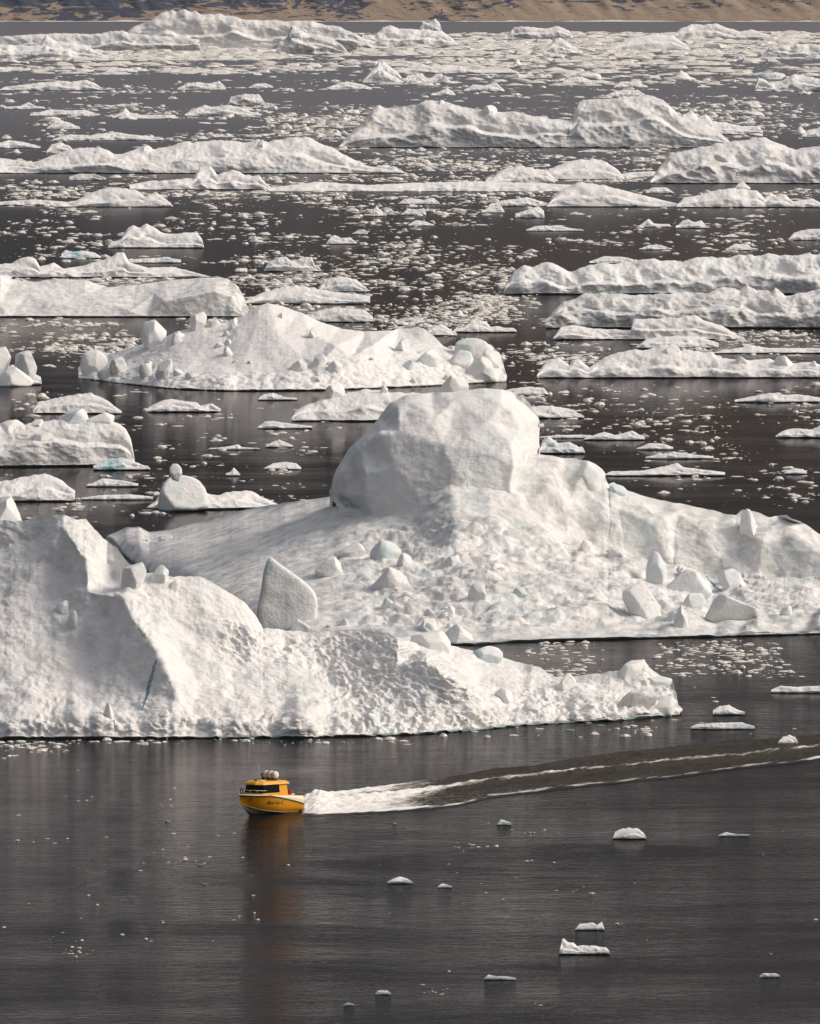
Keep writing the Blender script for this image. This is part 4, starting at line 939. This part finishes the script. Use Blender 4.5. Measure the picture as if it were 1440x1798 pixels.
# zones: x0,x1,y0,y1, floes, brash, typical floe width px (min,max)
ZONES = [
    (0, 1440, 96, 130, 34, 420, 10, 40), (0, 1440, 130, 185, 26, 420, 10, 38), (720, 1440, 96, 150, 30, 260, 14, 60),
    (0, 720, 185, 250, 26, 560, 10, 44), (1150, 1440, 180, 245, 18, 260, 14, 60), (300, 620, 185, 245, 10, 420, 10, 30),
    (0, 600, 255, 345, 12, 420, 10, 40), (480, 1180, 258, 322, 18, 1000, 10, 40), (0, 1440, 334, 350, 12, 420, 12, 40),
    (0, 860, 340, 460, 22, 900, 10, 34), (860, 1440, 365, 460, 8, 330, 8, 30), (380, 900, 440, 580, 20, 1300, 10, 34),
    (0, 480, 484, 500, 4, 160, 10, 40), (640, 960, 560, 720, 4, 330, 8, 24), (0, 520, 560, 625, 16, 520, 14, 50), (80, 440, 610, 660, 3, 170, 8, 20),
    (890, 1440, 580, 640, 8, 520, 10, 36), (890, 1440, 668, 760, 9, 360, 8, 24), (930, 1440, 700, 900, 8, 560, 7, 20),
    (230, 640, 700, 880, 5, 230, 8, 22), (0, 260, 680, 760, 2, 60, 10, 24), (0, 300, 835, 925, 3, 90, 8, 22),
    (880, 1380, 1126, 1190, 0, 950, 10, 24), (900, 1440, 1128, 1300, 2, 70, 8, 16), (700, 1250, 1262, 1296, 3, 120, 7, 22),
    (0, 700, 1298, 1306, 3, 110, 7, 30), (0, 130, 1300, 1330, 2, 60, 7, 26),
    (560, 1440, 1440, 1798, 3, 110, 6, 12), (0, 560, 1350, 1700, 4, 110, 6, 14), (200, 420, 1460, 1530, 2, 36, 6, 14),
    (620, 1440, 58, 96, 0, 850, 10, 30), (0, 500, 84, 106, 0, 500, 10, 30),
    (720, 900, 480, 580, 5, 420, 10, 30), (900, 1440, 185, 210, 8, 160, 10, 40),
]
auto = []
rz = random.Random(11)
nfl = 0
for (x0, x1, y0, y1, nf, nbr, w0, w1) in ZONES:
    made = 0; tries = 0
    nf = round(nf * .42)
    while made < nf and tries < nf * 12:
        tries += 1
        px_, py_ = rz.uniform(x0, x1), rz.uniform(y0, y1)
        if inside(px_, py_, 1.0): continue
        ww = w0 + (w1 - w0) * rz.random() ** 1.8
        kd, mn, mf = rz.choice(protos)
        hh = ww * {'flat': .13, 'lumpy': .26, 'peaked': .36, 'rounded': .24}[kd] * rz.uniform(.7, 1.3)
        Yp = yground(py_); pm = F / Yp
        o = link('ice_floe', mn if py_ > 450 else mf, None, (xat(px_, Yp), Yp, 0))
        o.scale = (ww / pm, ww / pm * rz.uniform(.6, 1.1), hh / pm)
        o.rotation_euler = (0, 0, rz.choice([0, math.pi]) + rz.uniform(-.5, .5)); o.color = (rz.choice([0, .1, .4]), rz.choice([.1, .1, .6]), 0, 1)
        o['auto'] = 1; o['ax'] = px_; o['ay'] = py_; o['aw'] = ww; o['shape'] = kd
        made += 1; nfl += 1
# labels that single out each loose floe: look, nearest landmark, then order along it
LM = [('the far tabular iceberg', 430, 92), ('the far teal block', 757, 62), ('the smooth far ice dome', 1150, 88), ('the twin peaked far iceberg', 1265, 68), ('the fin shaped iceberg', 672, 146),
      ('the dark teal fragment', 440, 184), ('the ragged berg at upper right', 1390, 160), ('the broad shouldered iceberg', 900, 260), ('the long left iceberg', 350, 303), ('the hummocky right iceberg', 1300, 323),
      ('the long low ice sheet', 720, 337), ('the domed mid left berg', 210, 364), ('the smooth sloped berg', 1060, 364), ('the cap shaped iceberg', 270, 436), ('the tabular berg', 220, 557),
      ('the square block pair', 515, 477), ('the grey faced right iceberg', 1200, 577), ('the snow cone iceberg', 520, 688), ('the humped iceberg', 1190, 664), ('the undercut left iceberg', 110, 821),
      ('the big ice dome', 780, 900), ('the figure shaped iceberg', 350, 895), ('the domed iceberg flank', 1240, 1118), ('the nearest iceberg tail', 1130, 1262), ('the nearest iceberg foot', 300, 1298),
      ('the yellow boat', 475, 1435), ('the bun shaped growler', 1105, 1474), ('the two horned growler', 1027, 1677), ('the left oval floe', 30, 261), ('the long knobbly right floe', 1170, 836)]
items = {}
for o in sc.collection.objects:
    if 'auto' not in o: continue
    ax, ay, aw, shp = o['ax'], o['ay'], o['aw'], o['shape']
    nm, lx, ly = min(LM, key=lambda q: ((q[1] - ax)) ** 2 + ((q[2] - ay) * 4) ** 2)
    dx, dy = ax - lx, (ay - ly) * 4
    if abs(dx) > abs(dy): rel = 'right of' if dx > 0 else 'left of'
    else: rel = 'in front of' if dy > 0 else 'behind'
    size = 'tiny' if aw < 11 else 'small' if aw < 22 else 'medium' if aw < 45 else 'wide'
    items.setdefault(f"{size} {shp} white floe {rel} {nm}", []).append(o)
    o['group'] = o.get('group') or 'loose small ice floes on the water'
    o['category'] = 'ice floe'
ORD = ['', 'second', 'third', 'fourth', 'fifth', 'sixth', 'seventh', 'eighth', 'ninth', 'tenth', 'eleventh', 'twelfth']
for base_, lst in items.items():
    lst.sort(key=lambda q: q['ax'])
    for i, o in enumerate(lst):
        lab = base_ if len(lst) == 1 else (f"leftmost {base_}" if i == 0 else f"rightmost {base_}" if i == len(lst) - 1 else f"{ORD[min(i, 11)]} from left {base_}")
        o['label'] = lab
        for q in ('auto', 'ax', 'ay', 'aw', 'shape'): del o[q]
# brash: crumbs nobody could count
def brash():
    V = []; Fc = []; n = 0
    base = np.array([(math.cos(a), math.sin(a), 0) for a in np.linspace(0, 2 * math.pi, 7)[:-1]] + [(.6 * math.cos(a + .5), .6 * math.sin(a + .5), .8) for a in np.linspace(0, 2 * math.pi, 5)[:-1]] + [(0, 0, 1.)])
    fcs = []
    lo = list(range(6)); hi = [6, 7, 8, 9]
    fcs = [(0, 1, 6), (1, 7, 6), (1, 2, 7), (2, 3, 7), (3, 8, 7), (3, 4, 8), (4, 9, 8), (4, 5, 9), (5, 6, 9), (5, 0, 6), (6, 7, 10), (7, 8, 10), (8, 9, 10), (9, 6, 10)]
    fcs = np.array(fcs)
    for (x0, x1, y0, y1, nf, nbr, w0, w1) in ZONES:
        nc = max(3, nbr // 9); C = [(rz.uniform(x0, x1), rz.uniform(y0, y1)) for _ in range(nc)]
        streak = 1.0 if y1 < 700 else .6
        for _ in range(int(nbr * (4.6 if y1 < 660 else 2.4))):
            if rz.random() < .7:
                c = rz.choice(C); sy_ = (y1 - y0) * .05
                px_, py_ = c[0] + rz.gauss(0, 36 * streak), c[1] + rz.gauss(0, 1.0 + .0022 * c[1])
            else: px_, py_ = rz.uniform(x0, x1), rz.uniform(y0, y1)
            if not (y0 - 3 <= py_ <= y1 + 3) or py_ < 57: continue
            if float(perlin(px_ / 170., py_ / (9 + .02 * py_), 3.3)) < rz.uniform(-.45, .22) and y0 > 100: continue
            if inside(px_, py_, .2): continue
            ww = 1.8 + 14 * rz.random() ** 4.2
            if y0 < 100: ww *= 2.2
            if y0 > 1340: ww = 2.5 + 5 * rz.random() ** 2
            Yp = yground(py_); r = ww / (F / Yp) / 2
            k = base.copy(); k *= np.random.default_rng(n).uniform(.75, 1.25, k.shape)
            a = rz.uniform(0, 6.28); ca, sa = math.cos(a), math.sin(a)
            kx = (k[:, 0] * ca - k[:, 1] * sa) * r * rz.uniform(1.0, 1.9); ky = (k[:, 0] * sa + k[:, 1] * ca) * r * 1.3
            V.append(np.stack([kx + xat(px_, Yp), ky + Yp, k[:, 2] * r * (.14 + (.65 if y0 > 100 else .30) * rz.random() ** 2) - .02], -1)); Fc.append(fcs + n * 11); n += 1
    V = np.concatenate(V); Fc = np.concatenate(Fc)
    m = simple('brash_ice', (.80, .76, .69), .6, noise=.25)
    o = link('brash_ice', mesh_from('brash_ice', V, Fc, m, False)); tag(o, kind='stuff')
    print('brash', n)
brash()

# ================================================================== wake
def wake():
    up_x, up_y = parse("515,1402 560,1396 640,1384 720,1375 800,1364 870,1352 930,1350 1000,1336 1100,1322 1200,1312 1280,1303 1350,1301 1440,1294 1520,1288")
    mi_x, mi_y = parse("515,1412 560,1411 650,1404 760,1390 860,1374 1000,1358 1100,1349 1200,1338 1300,1330 1440,1314 1520,1306")
    lo_x, lo_y = parse("515,1430 560,1431 640,1427 740,1421 800,1414 860,1400 940,1390 1000,1382 1100,1372 1200,1362 1290,1348 1380,1340 1440,1332 1520,1324")
    px = np.arange(530, 1520, 1.6); ts = np.linspace(0, 1, 90)
    PX, TT = np.meshgrid(px, ts)
    U = np.interp(PX, up_x, up_y) - 3; Lw = np.interp(PX, lo_x, lo_y) + 3
    PY = Lw + (U - Lw) * TT
    Y = yground(PY); X = xat(PX, Y)
    mi = np.interp(PX, mi_x, mi_y)
    near = sstep(860, 560, PX)
    al = X * .60 + Y * .80; ac = X * .80 - Y * .60     # along and across the track
    n1 = fbm(al / 4.5, ac / .7, 1., 4); n2 = fbm(al / 1.6, ac / .35, 2., 3)
    jag = 2.0 * fbm(al / 5, ac / 4, 4., 3)
    g = lambda c, s_: np.exp(-((PY - c + jag) / s_) ** 2)
    upl, lol = U + 3.5, Lw - 3.5
    f = .50 * g(upl, 2.2) * (.6 + n1 * 1.5) * sstep(1000, 600, PX) + .30 * g(upl, 1.6) * (.5 + n1)
    f = f + g(mi, 2.2 + 4 * near) * (.58 + .9 * n1) + .75 * g(lol, 1.3) * (.5 + 1.3 * n1)
    full = sstep(upl - 1, upl + 4, PY) * sstep(lol + 2, lol - 2, PY) 
    f = f + near * full * (.95 + n1 * .6) * (1 - .6 * g((upl + mi) / 2 + 2, 3.0)) + .05 * full * (1 + 2 * n1)
    f = np.clip(f + .22 * g(lol, 1.4), 0, 1); f = f * (1 - .30 * sstep(700, 1100, PX))
    edge = sstep(0, .22, TT) * sstep(1, .86, TT) * sstep(530, 534, PX)
    z = .02 + edge * (.50 * g(upl, 3.2) * sstep(560, 900, PX) + .42 * g(mi, 3.2) + .40 * g(lol, 2.8) + .26 * full * fbm(al / .9, ac / 1.6, 7., 3) + .10 * n1 + near * full * (.16 + .25 * np.clip(n1 + .2, 0, 1) + .10 * n2) * sstep(900, 560, PX))
    z = np.maximum(z, .012)
    # rising spray behind the transom
    z = z + .35 * np.exp(-((PX - 556) / 26) ** 2) * full * (1 + n2) * edge
    V = np.stack([X, Y, z], -1).reshape(-1, 3)
    m, N, b, pos = water_nodes('wake_water')
    at_ = N.n('ShaderNodeAttribute', attribute_name='foam')
    nn = N.noise(N.map(N.map(pos, (1, 1, 1), (0, 0, R(-53))), (.35, 2.2, 1)), 1.6, 6, .7)
    ff = N.math('ADD', at_.outputs['Fac'], N.math('MULTIPLY', N.math('SUBTRACT', nn, .5), .8))
    ff = N.math('MULTIPLY', N.rng(ff, .28, .75), .95, True)
    old = b.inputs['Base Color'].links[0].from_socket
    ch = N.n('ShaderNodeAttribute', attribute_name='churn')
    N.l(N.mix(ff, N.mix(N.math('MULTIPLY', ch.outputs['Fac'], N.rng(nn, .3, .7, .2, .9)), old, (.075, .058, .034)), (.86, .83, .78)), b.inputs['Base Color'])
    N.l(N.math('MULTIPLY', N.fr.outputs[0], N.rng(ff, .1, .7, .8, .05)), N.ms.inputs[0])
    me = mesh_from('boat_wake', V, grid_faces(90, len(px)), m)
    a = me.attributes.new('foam', 'FLOAT', 'POINT'); a.data.foreach_set('value', f.reshape(-1).astype(np.float32))
    a = me.attributes.new('churn', 'FLOAT', 'POINT'); a.data.foreach_set('value', (sstep(upl - 4, upl + 5, PY) * sstep(lol + 4, lol - 4, PY)).reshape(-1).astype(np.float32))
    o = link('boat_wake', me); tag(o, kind='stuff')
wake()

# ================================================================== the boat
YEL = simple('yellow_hull_paint', (.80, .34, .008), .32, noise=.12)
CRM = simple('cream_bulwark_paint', (.80, .70, .48), .35, noise=.08)
ROOFM = simple('yellow_roof_paint', (.82, .38, .008), .4, noise=.08)
BLK = simple('black_rubber', (.012, .012, .014), .5)
BOT = simple('grey_bottom_paint', (.30, .25, .20), .4, noise=.3)
WHT = simple('white_plastic', (.80, .78, .74), .4, noise=.05)
GLS = simple('dark_tinted_glass', (.005, .006, .009), .25, spec=.15)
MET = simple('steel_rail', (.35, .34, .33), .3, metal=1)
RED = simple('red_jacket', (.45, .05, .03), .8); DKB = simple('dark_blue_trim', (.02, .03, .08), .5)
OLV = simple('dark_lettering', (.10, .06, .01), .6)
import bmesh
def bm_obj(name, bm, mat, parent, smooth=False, bevel=0):
    if bevel: bmesh.ops.bevel(bm, geom=bm.edges[:], offset=bevel, segments=2, affect='EDGES', profile=.6)
    bmesh.ops.recalc_face_normals(bm, faces=bm.faces)
    me = bpy.data.meshes.new(name); bm.to_mesh(me); bm.free(); me.materials.append(mat)
    if smooth: me.polygons.foreach_set('use_smooth', [True] * len(me.polygons))
    return link(name, me, parent, (0, 0, 0))
def prism(pts, z0, z1, sc_top=None, shift=0):      # polygon pts xy extruded
    bm = bmesh.new(); n = len(pts)
    a = [bm.verts.new((x, y, z0)) for x, y in pts]
    tp = sc_top or pts
    b = [bm.verts.new((x, y, z1)) for x, y in tp]
    bm.faces.new(a[::-1]); bm.faces.new(b)
    for i in range(n): bm.faces.new((a[i], a[(i + 1) % n], b[(i + 1) % n], b[i]))
    return bm
def boxbm(x0, x1, y0, y1, z0, z1): return prism([(x0, y0), (x1, y0), (x1, y1), (x0, y1)], z0, z1)
def tube(pts, r, seg=6):
    bm = bmesh.new(); rings = []
    for i, p in enumerate(pts):
        p = Vector(p); q = Vector(pts[min(i + 1, len(pts) - 1)]) - Vector(pts[max(i - 1, 0)])
        q.normalize(); u = q.orthogonal().normalized(); v = q.cross(u)
        rings.append([bm.verts.new(p + r * (math.cos(t) * u + math.sin(t) * v)) for t in [2 * math.pi * k / seg for k in range(seg)]])
    for a, b in zip(rings[:-1], rings[1:]):
        for k in range(seg): bm.faces.new((a[k], a[(k + 1) % seg], b[(k + 1) % seg], b[k]))
    bm.faces.new(rings[0][::-1]); bm.faces.new(rings[-1]); return bm
def boat():
    root = bpy.data.objects.new('motor_boat', None); sc.collection.objects.link(root)
    tag(root, 'small yellow passenger motor boat with dark windows speeding left, trailing foam', 'boat')
    L = 8.1
    # stations from stern (s=0) to bow (s=1): half-beam at rail, chine half-beam, keel z, chine z, rail z, top z
    ss = np.linspace(0, 1, 28)
    def sect(s):
        x = -L / 2 + L * s
        hb = 1.50 * (1 - max(0, (s - .45) / .55) ** 2.6) + .03
        cb = 1.28 * (1 - max(0, (s - .35) / .60) ** 1.7) if s < .95 else 0.02
        kz = -.35 + .02 * s + 1.05 * max(0, (s - .72) / .28) ** 2.1
        cz = .10 + .85 * max(0, (s - .25) / .75) ** 1.8
        rz_ = .82 + .88 * min(1, s / .62) ** .8 + .16 * s
        tz = 1.62 + .38 * s
        return x, hb, max(cb, .02), kz, cz, max(rz_, cz + .1), tz
    S = [sect(s) for s in ss]
    def rake(x, z, s):   # stem rakes forward with height
        return x + max(0, (s - .7) / .3) * (z - 1.9) * .42
    def loft(name, prof, mat, smooth=True, thick=None):
        V = []; n = None
        for s, st in zip(ss, S):
            p = prof(s, st); n = len(p)
            V += [(rake(st[0], z, s), y, z) for y, z in p]
        fc = grid_faces(len(ss), n)
        me = bpy.data.meshes.new(name); me.from_pydata(V, [], fc.tolist())
        me.materials.append(mat); me.polygons.foreach_set('use_smooth', [smooth] * len(me.polygons)); me.update()
        fix_normals(me)
        return link(name, me, root, (0, 0, 0))
    hull = loft('hull', lambda s, q: [(-q[1], q[5]), (-(q[1] * .55 + q[2] * .45), (q[5] * .5 + q[4] * .5)), (-q[2], q[4]), (-q[2] * .96, q[4] - .02)], YEL)
    loft('hull_side', lambda s, q: [(q[1], q[5]), ((q[1] * .55 + q[2] * .45), (q[5] * .5 + q[4] * .5)), (q[2], q[4]), (q[2] * .96, q[4] - .02)], YEL)
    loft('hull_bottom', lambda s, q: [(-q[2] * .99, q[4] - .01), (-q[2] * .5, (q[4] + q[3]) * .48), (0, q[3]), (q[2] * .5, (q[4] + q[3]) * .48), (q[2] * .99, q[4] - .01)], BOT)
    loft('bulwark', lambda s, q: [(-q[1] - .005, q[5]), (-q[1] - .03, (q[5] + q[6]) / 2), (-q[1] * .97, q[6]), (-q[1] * .90 + .0, q[6] + .02), (-q[1] * .88, q[6] - .25)], CRM)
    loft('bulwark', lambda s, q: [(q[1] + .005, q[5]), (q[1] + .03, (q[5] + q[6]) / 2), (q[1] * .97, q[6]), (q[1] * .90, q[6] + .02), (q[1] * .88, q[6] - .25)], CRM)
    loft('deck', lambda s, q: [(-q[1] * .93, q[6] - .12 - .35 * (s < .18)), (0, q[6] - .06 - .35 * (s < .18)), (q[1] * .93, q[6] - .12 - .35 * (s < .18))], ROOFM, False)
    for sgn in (-1, 1):
        pts = [(rake(q[0], q[5], s), sgn * (q[1] + .03), q[5]) for s, q in zip(ss, S)]
        bm_obj('rub_rail', tube(pts, .05), BLK, root, True)
        bm_obj('chine_strip', tube([(rake(q[0], q[4], s), sgn * (q[2] + .03), q[4]) for s, q in zip(ss, S)], .03), BOT, root, True)
    q = S[0]
    bm = bmesh.new(); v = [bm.verts.new(p) for p in [(q[0], -q[1], q[6]), (q[0], q[1], q[6]), (q[0], q[1], q[5]), (q[0], q[2], q[4]), (q[0], 0, q[3]), (q[0], -q[2], q[4]), (q[0], -q[1], q[5])]]
    bm.faces.new(v); bm_obj('transom', bm, YEL, root)
    # cabin : faceted front
    def plan(sx=1, dx=.28, k=1.0):
        return [(-2.3 * k + dx, -1.12 * k), (1.55 * k + dx, -1.12 * k), (2.15 * k + dx, -.62 * k), (2.15 * k + dx, .62 * k), (1.55 * k + dx, 1.12 * k), (-2.3 * k + dx, 1.12 * k)]
    z0, z1, z2, z3 = 1.65, 2.02, 2.88, 3.02
    cab = bm_obj('cabin', prism(plan(k=1.03), z0, z1, plan(k=1.0)), ROOFM, root)
    lower = plan(k=1.0); upper = plan(k=.93, dx=.24)
    bm_obj('cabin_wall', prism(lower, z1, z2, upper), ROOFM, root)
    # window panes, each a pane set proud of the cabin wall
    def pane(a0, a1, b0, b1, s0, s1, t0=.06, t1=.94):
        A0, A1, B0, B1 = [Vector(t) for t in (a0, a1, b0, b1)]
        pt = lambda s, t: (A0.lerp(A1, s)).lerp(B0.lerp(B1, s), t)
        c = [pt(s0, t0), pt(s1, t0), pt(s1, t1), pt(s0, t1)]
        nrm = (c[1] - c[0]).cross(c[3] - c[0]).normalized()
        ctr = Vector((sum(p.x for p in c) / 4, sum(p.y for p in c) / 4, 0))
        if nrm.dot(ctr) < 0: nrm = -nrm
        bm = bmesh.new(); o1 = [bm.verts.new(p + nrm * .03) for p in c]; o2 = [bm.verts.new(p - nrm * .02) for p in c]
        bm.faces.new(o1); bm.faces.new(o2[::-1])
        for i in range(4): bm.faces.new((o1[i], o1[(i + 1) % 4], o2[(i + 1) % 4], o2[i]))
        bm_obj('window', bm, GLS, root)
    lw = [(x, y, z1) for x, y in lower]; uw = [(x, y, z2) for x, y in upper]
    for i in range(6):
        j = (i + 1) % 6
        if i in (1, 3): pane(lw[i], lw[j], uw[i], uw[j], .0, 1.0)
        elif i == 2: pane(lw[i], lw[j], uw[i], uw[j], .01, .49); pane(lw[i], lw[j], uw[i], uw[j], .51, .99)
        elif i == 0: [pane(lw[i], lw[j], uw[i], uw[j], s_, s_ + .225) for s_ in (.30, .53, .76)]
        elif i == 4: [pane(lw[i], lw[j], uw[i], uw[j], s_, s_ + .225) for s_ in (.0, .22, .44)]
        else: bm_obj('door', boxbm(-2.10, -2.04, -.4, .4, 1.6, 2.8), BLK, root)
    rl = [(x * 1.07 - .05, y * 1.10) for x, y in plan(k=.98)]
    roof = bm_obj('roof', prism(rl, z2, z3, [(x * .97, y * .95) for x, y in rl], 0), ROOFM, root)
    bm_obj('roof_brow', prism([(x * .95, y * .93) for x, y in rl], z3, z3 + .17, [(x * .86, y * .78) for x, y in rl]), ROOFM, root)
    bm_obj('roof_hatch', boxbm(.4, 1.2, -.35, .35, z3 + .16, z3 + .23), CRM, root)
    for y in (-.78, .78): bm_obj('roof_rail', tube([(-1.9, y, z3 + .12), (-1.8, y, z3 + .26), (.9, y, z3 + .26), (1.1, y, z3 + .12)], .025), BLK, root, True)
    bm_obj('roof_rib', boxbm(1.5, 2.1, -.03, .03, z3 - .02, z3 + .10), CRM, root)
    # liferaft canister on its cradle, across the roof
    zc = z3 + .72
    can = bmesh.new(); prof = [(-.95, 0), (-.95, .22), (-.90, .34), (-.80, .39), (-.34, .40), (-.32, .43), (-.26, .43), (-.24, .40), (.24, .40), (.26, .43), (.32, .43), (.34, .40), (.80, .39), (.90, .34), (.95, .22), (.95, 0)]
    rings = []
    for a, r in prof: rings.append([can.verts.new((-.5 + r * math.cos(t), a, zc + r * .92 * math.sin(t))) for t in [2 * math.pi * k / 18 for k in range(18)]])
    for a, b in zip(rings[:-1], rings[1:]):
        for k in range(18): can.faces.new((a[k], a[(k + 1) % 18], b[(k + 1) % 18], b[k]))
    bmesh.ops.remove_doubles(can, verts=can.verts, dist=.001)
    raft = bm_obj('liferaft_canister', can, WHT, root, True)
    for y in (-.62, 0, .62):
        bm_obj('strap', tube([(-.5 + .42 * math.cos(t), y, zc + .39 * math.sin(t)) for t in np.linspace(0, 2 * math.pi, 19)], .028), BLK, raft, True)
        bm_obj('cradle', boxbm(-.85, -.15, y - .05, y + .05, z3 + .12, zc - .28), BLK, root)
    bm_obj('seam', boxbm(-.5 - .42, -.5 + .42, -.86, .86, zc - .02, zc + .015), DKB, raft)
    bm_obj('antenna', tube([(.1, -.8, z3), (.15, -.82, z3 + 1.6)], .014), WHT, root, True)
    bm_obj('horn', tube([(-1.5, -.75, z3 + .2), (-1.2, -.75, z3 + .24)], .06), BLK, root, True)
    bm_obj('searchlight', tube([(1.55, 0, z3 + .1), (1.55, 0, z3 + .26), (1.75, 0, z3 + .26)], .07), BLK, root, True)
    bm_obj('navigation_light', boxbm(1.2, 1.35, -1.12, -1.02, z3 - .1, z3 + .02), RED, root)
    # bow rail with stanchions
    rail = []; 
    for s in np.linspace(.66, .985, 12): q = sect(s); rail.append((rake(q[0], q[6], s) - .1, -q[1] * .86, q[6] + .42))
    rail2 = [(x, -y, z) for x, y, z in rail[::-1]]
    bm_obj('bow_rail', tube(rail + rail2, .022), MET, root, True)
    for p in rail[::3] + rail2[::3]: bm_obj('stanchion', tube([(p[0], p[1], p[2] - .5), p], .018), MET, root, True)
    bm_obj('bow_bollard', tube([(3.7, -.14, 2.0), (3.75, -.14, 2.45), (3.85, 0, 2.6), (3.75, .14, 2.45), (3.7, .14, 2.0)], .05), BLK, root, True)
    # side rails, cockpit seats, engine box
    for sgn in (-1,):
        bm_obj('grab_rail', tube([(-2.0, sgn * 1.32, 1.72), (-2.0, sgn * 1.32, 2.05), (1.8, sgn * 1.25, 2.1), (1.9, sgn * 1.2, 1.85)], .02), MET, root, True)
    bm_obj('engine_box', boxbm(-3.8, -2.9, -.6, .6, 1.2, 1.80), CRM, root, bevel=.05)
    bm_obj('stern_rail', tube([(-2.6, -1.3, 1.6), (-2.6, -1.3, 2.1), (-4.0, -1.3, 2.05), (-4.05, 1.3, 2.05), (-2.6, 1.3, 2.1), (-2.6, 1.3, 1.6)], .022), MET, root, True)
    for y in (-.9, .3, .9): bm_obj('life_jacket', boxbm(-2.75, -2.5, y - .2, y + .2, 1.75, 2.2), RED, root, bevel=.06)
    bm_obj('side_bracket', boxbm(-1.8, -1.3, -1.20, -1.10, 2.2, 2.45), BLK, root, bevel=.02)
    bm_obj('side_bracket', boxbm(-2.0, -1.5, -1.22, -1.12, 2.62, 2.72), BLK, root, bevel=.02)
    # heading and trim
    th = R(52); fwd = Vector((-math.cos(th), -math.sin(th), 0))
    root.rotation_euler = (R(0), R(-2.2), math.atan2(fwd.y, fwd.x))
    Yb = yground(1428)
    root.location = (xat(466, Yb), Yb, .02)
    # painted name on the port quarter and the bow roundel
    side = 1      # the camera sees the +Y (port) side in boat space
    def on_side(s, zf):
        q = sect(s); a = Vector((q[0], side * (q[1] * zf + (q[2]) * (1 - zf)), q[5] * zf + q[4] * (1 - zf)))
        return a
    def sidept(s, z):
        q = sect(s); r = q[5]; c = q[4]; mz = (r + c) / 2; my = q[1] * .55 + q[2] * .45
        if z > mz: y = my + (q[1] - my) * (z - mz) / (r - mz)
        else: y = q[2] + (my - q[2]) * (z - c) / (mz - c)
        return Vector((rake(q[0], z, s), side * (y + .022), z))
    def lettering(text, s0, zc_, size, name):
        cu = bpy.data.curves.new(name, 'FONT'); cu.body = text; cu.size = size; cu.extrude = .004; cu.shear = .25; cu.align_x = 'LEFT'; cu.resolution_u = 2
        tmp = bpy.data.objects.new(name, cu); sc.collection.objects.link(tmp)
        bpy.context.view_layer.update()
        dg = bpy.context.evaluated_depsgraph_get(); me = bpy.data.meshes.new_from_object(tmp.evaluated_get(dg))
        bpy.data.objects.remove(tmp)
        for v in me.vertices:
            xx, zz, dd = v.co.x, v.co.y, v.co.z
            s = s0 - xx / L       # text runs from bow to stern on the port side as seen
            p = sidept(s, zc_ - .12 * (1 - s) + zz); v.co = p + Vector((0, side * (dd + .004), 0))
        me.materials.clear(); me.materials.append(OLV); link(name, me, root, (0, 0, 0))
    lettering('Blue Ice C', .66, 1.02, .52, 'name_lettering')
    p = sidept(.88, 1.50)
    bm = bmesh.new(); bmesh.ops.create_circle(bm, cap_ends=True, radius=.13, segments=16, matrix=Matrix.Translation((p.x, p.y + .03, p.z)) @ Matrix.Rotation(R(90), 4, 'X') @ Matrix.Rotation(R(-22), 4, 'Y'))
    r_ = bmesh.ops.extrude_face_region(bm, geom=bm.faces[:]); bmesh.ops.translate(bm, vec=(0, -.05, 0), verts=[v for v in r_['geom'] if isinstance(v, bmesh.types.BMVert)])
    bm_obj('bow_emblem', bm, DKB, root)
boat()
bpy.context.view_layer.update()
print('objects', len(sc.collection.objects), 'tris', sum(len(o.data.polygons) for o in sc.collection.objects if o.type == 'MESH'))
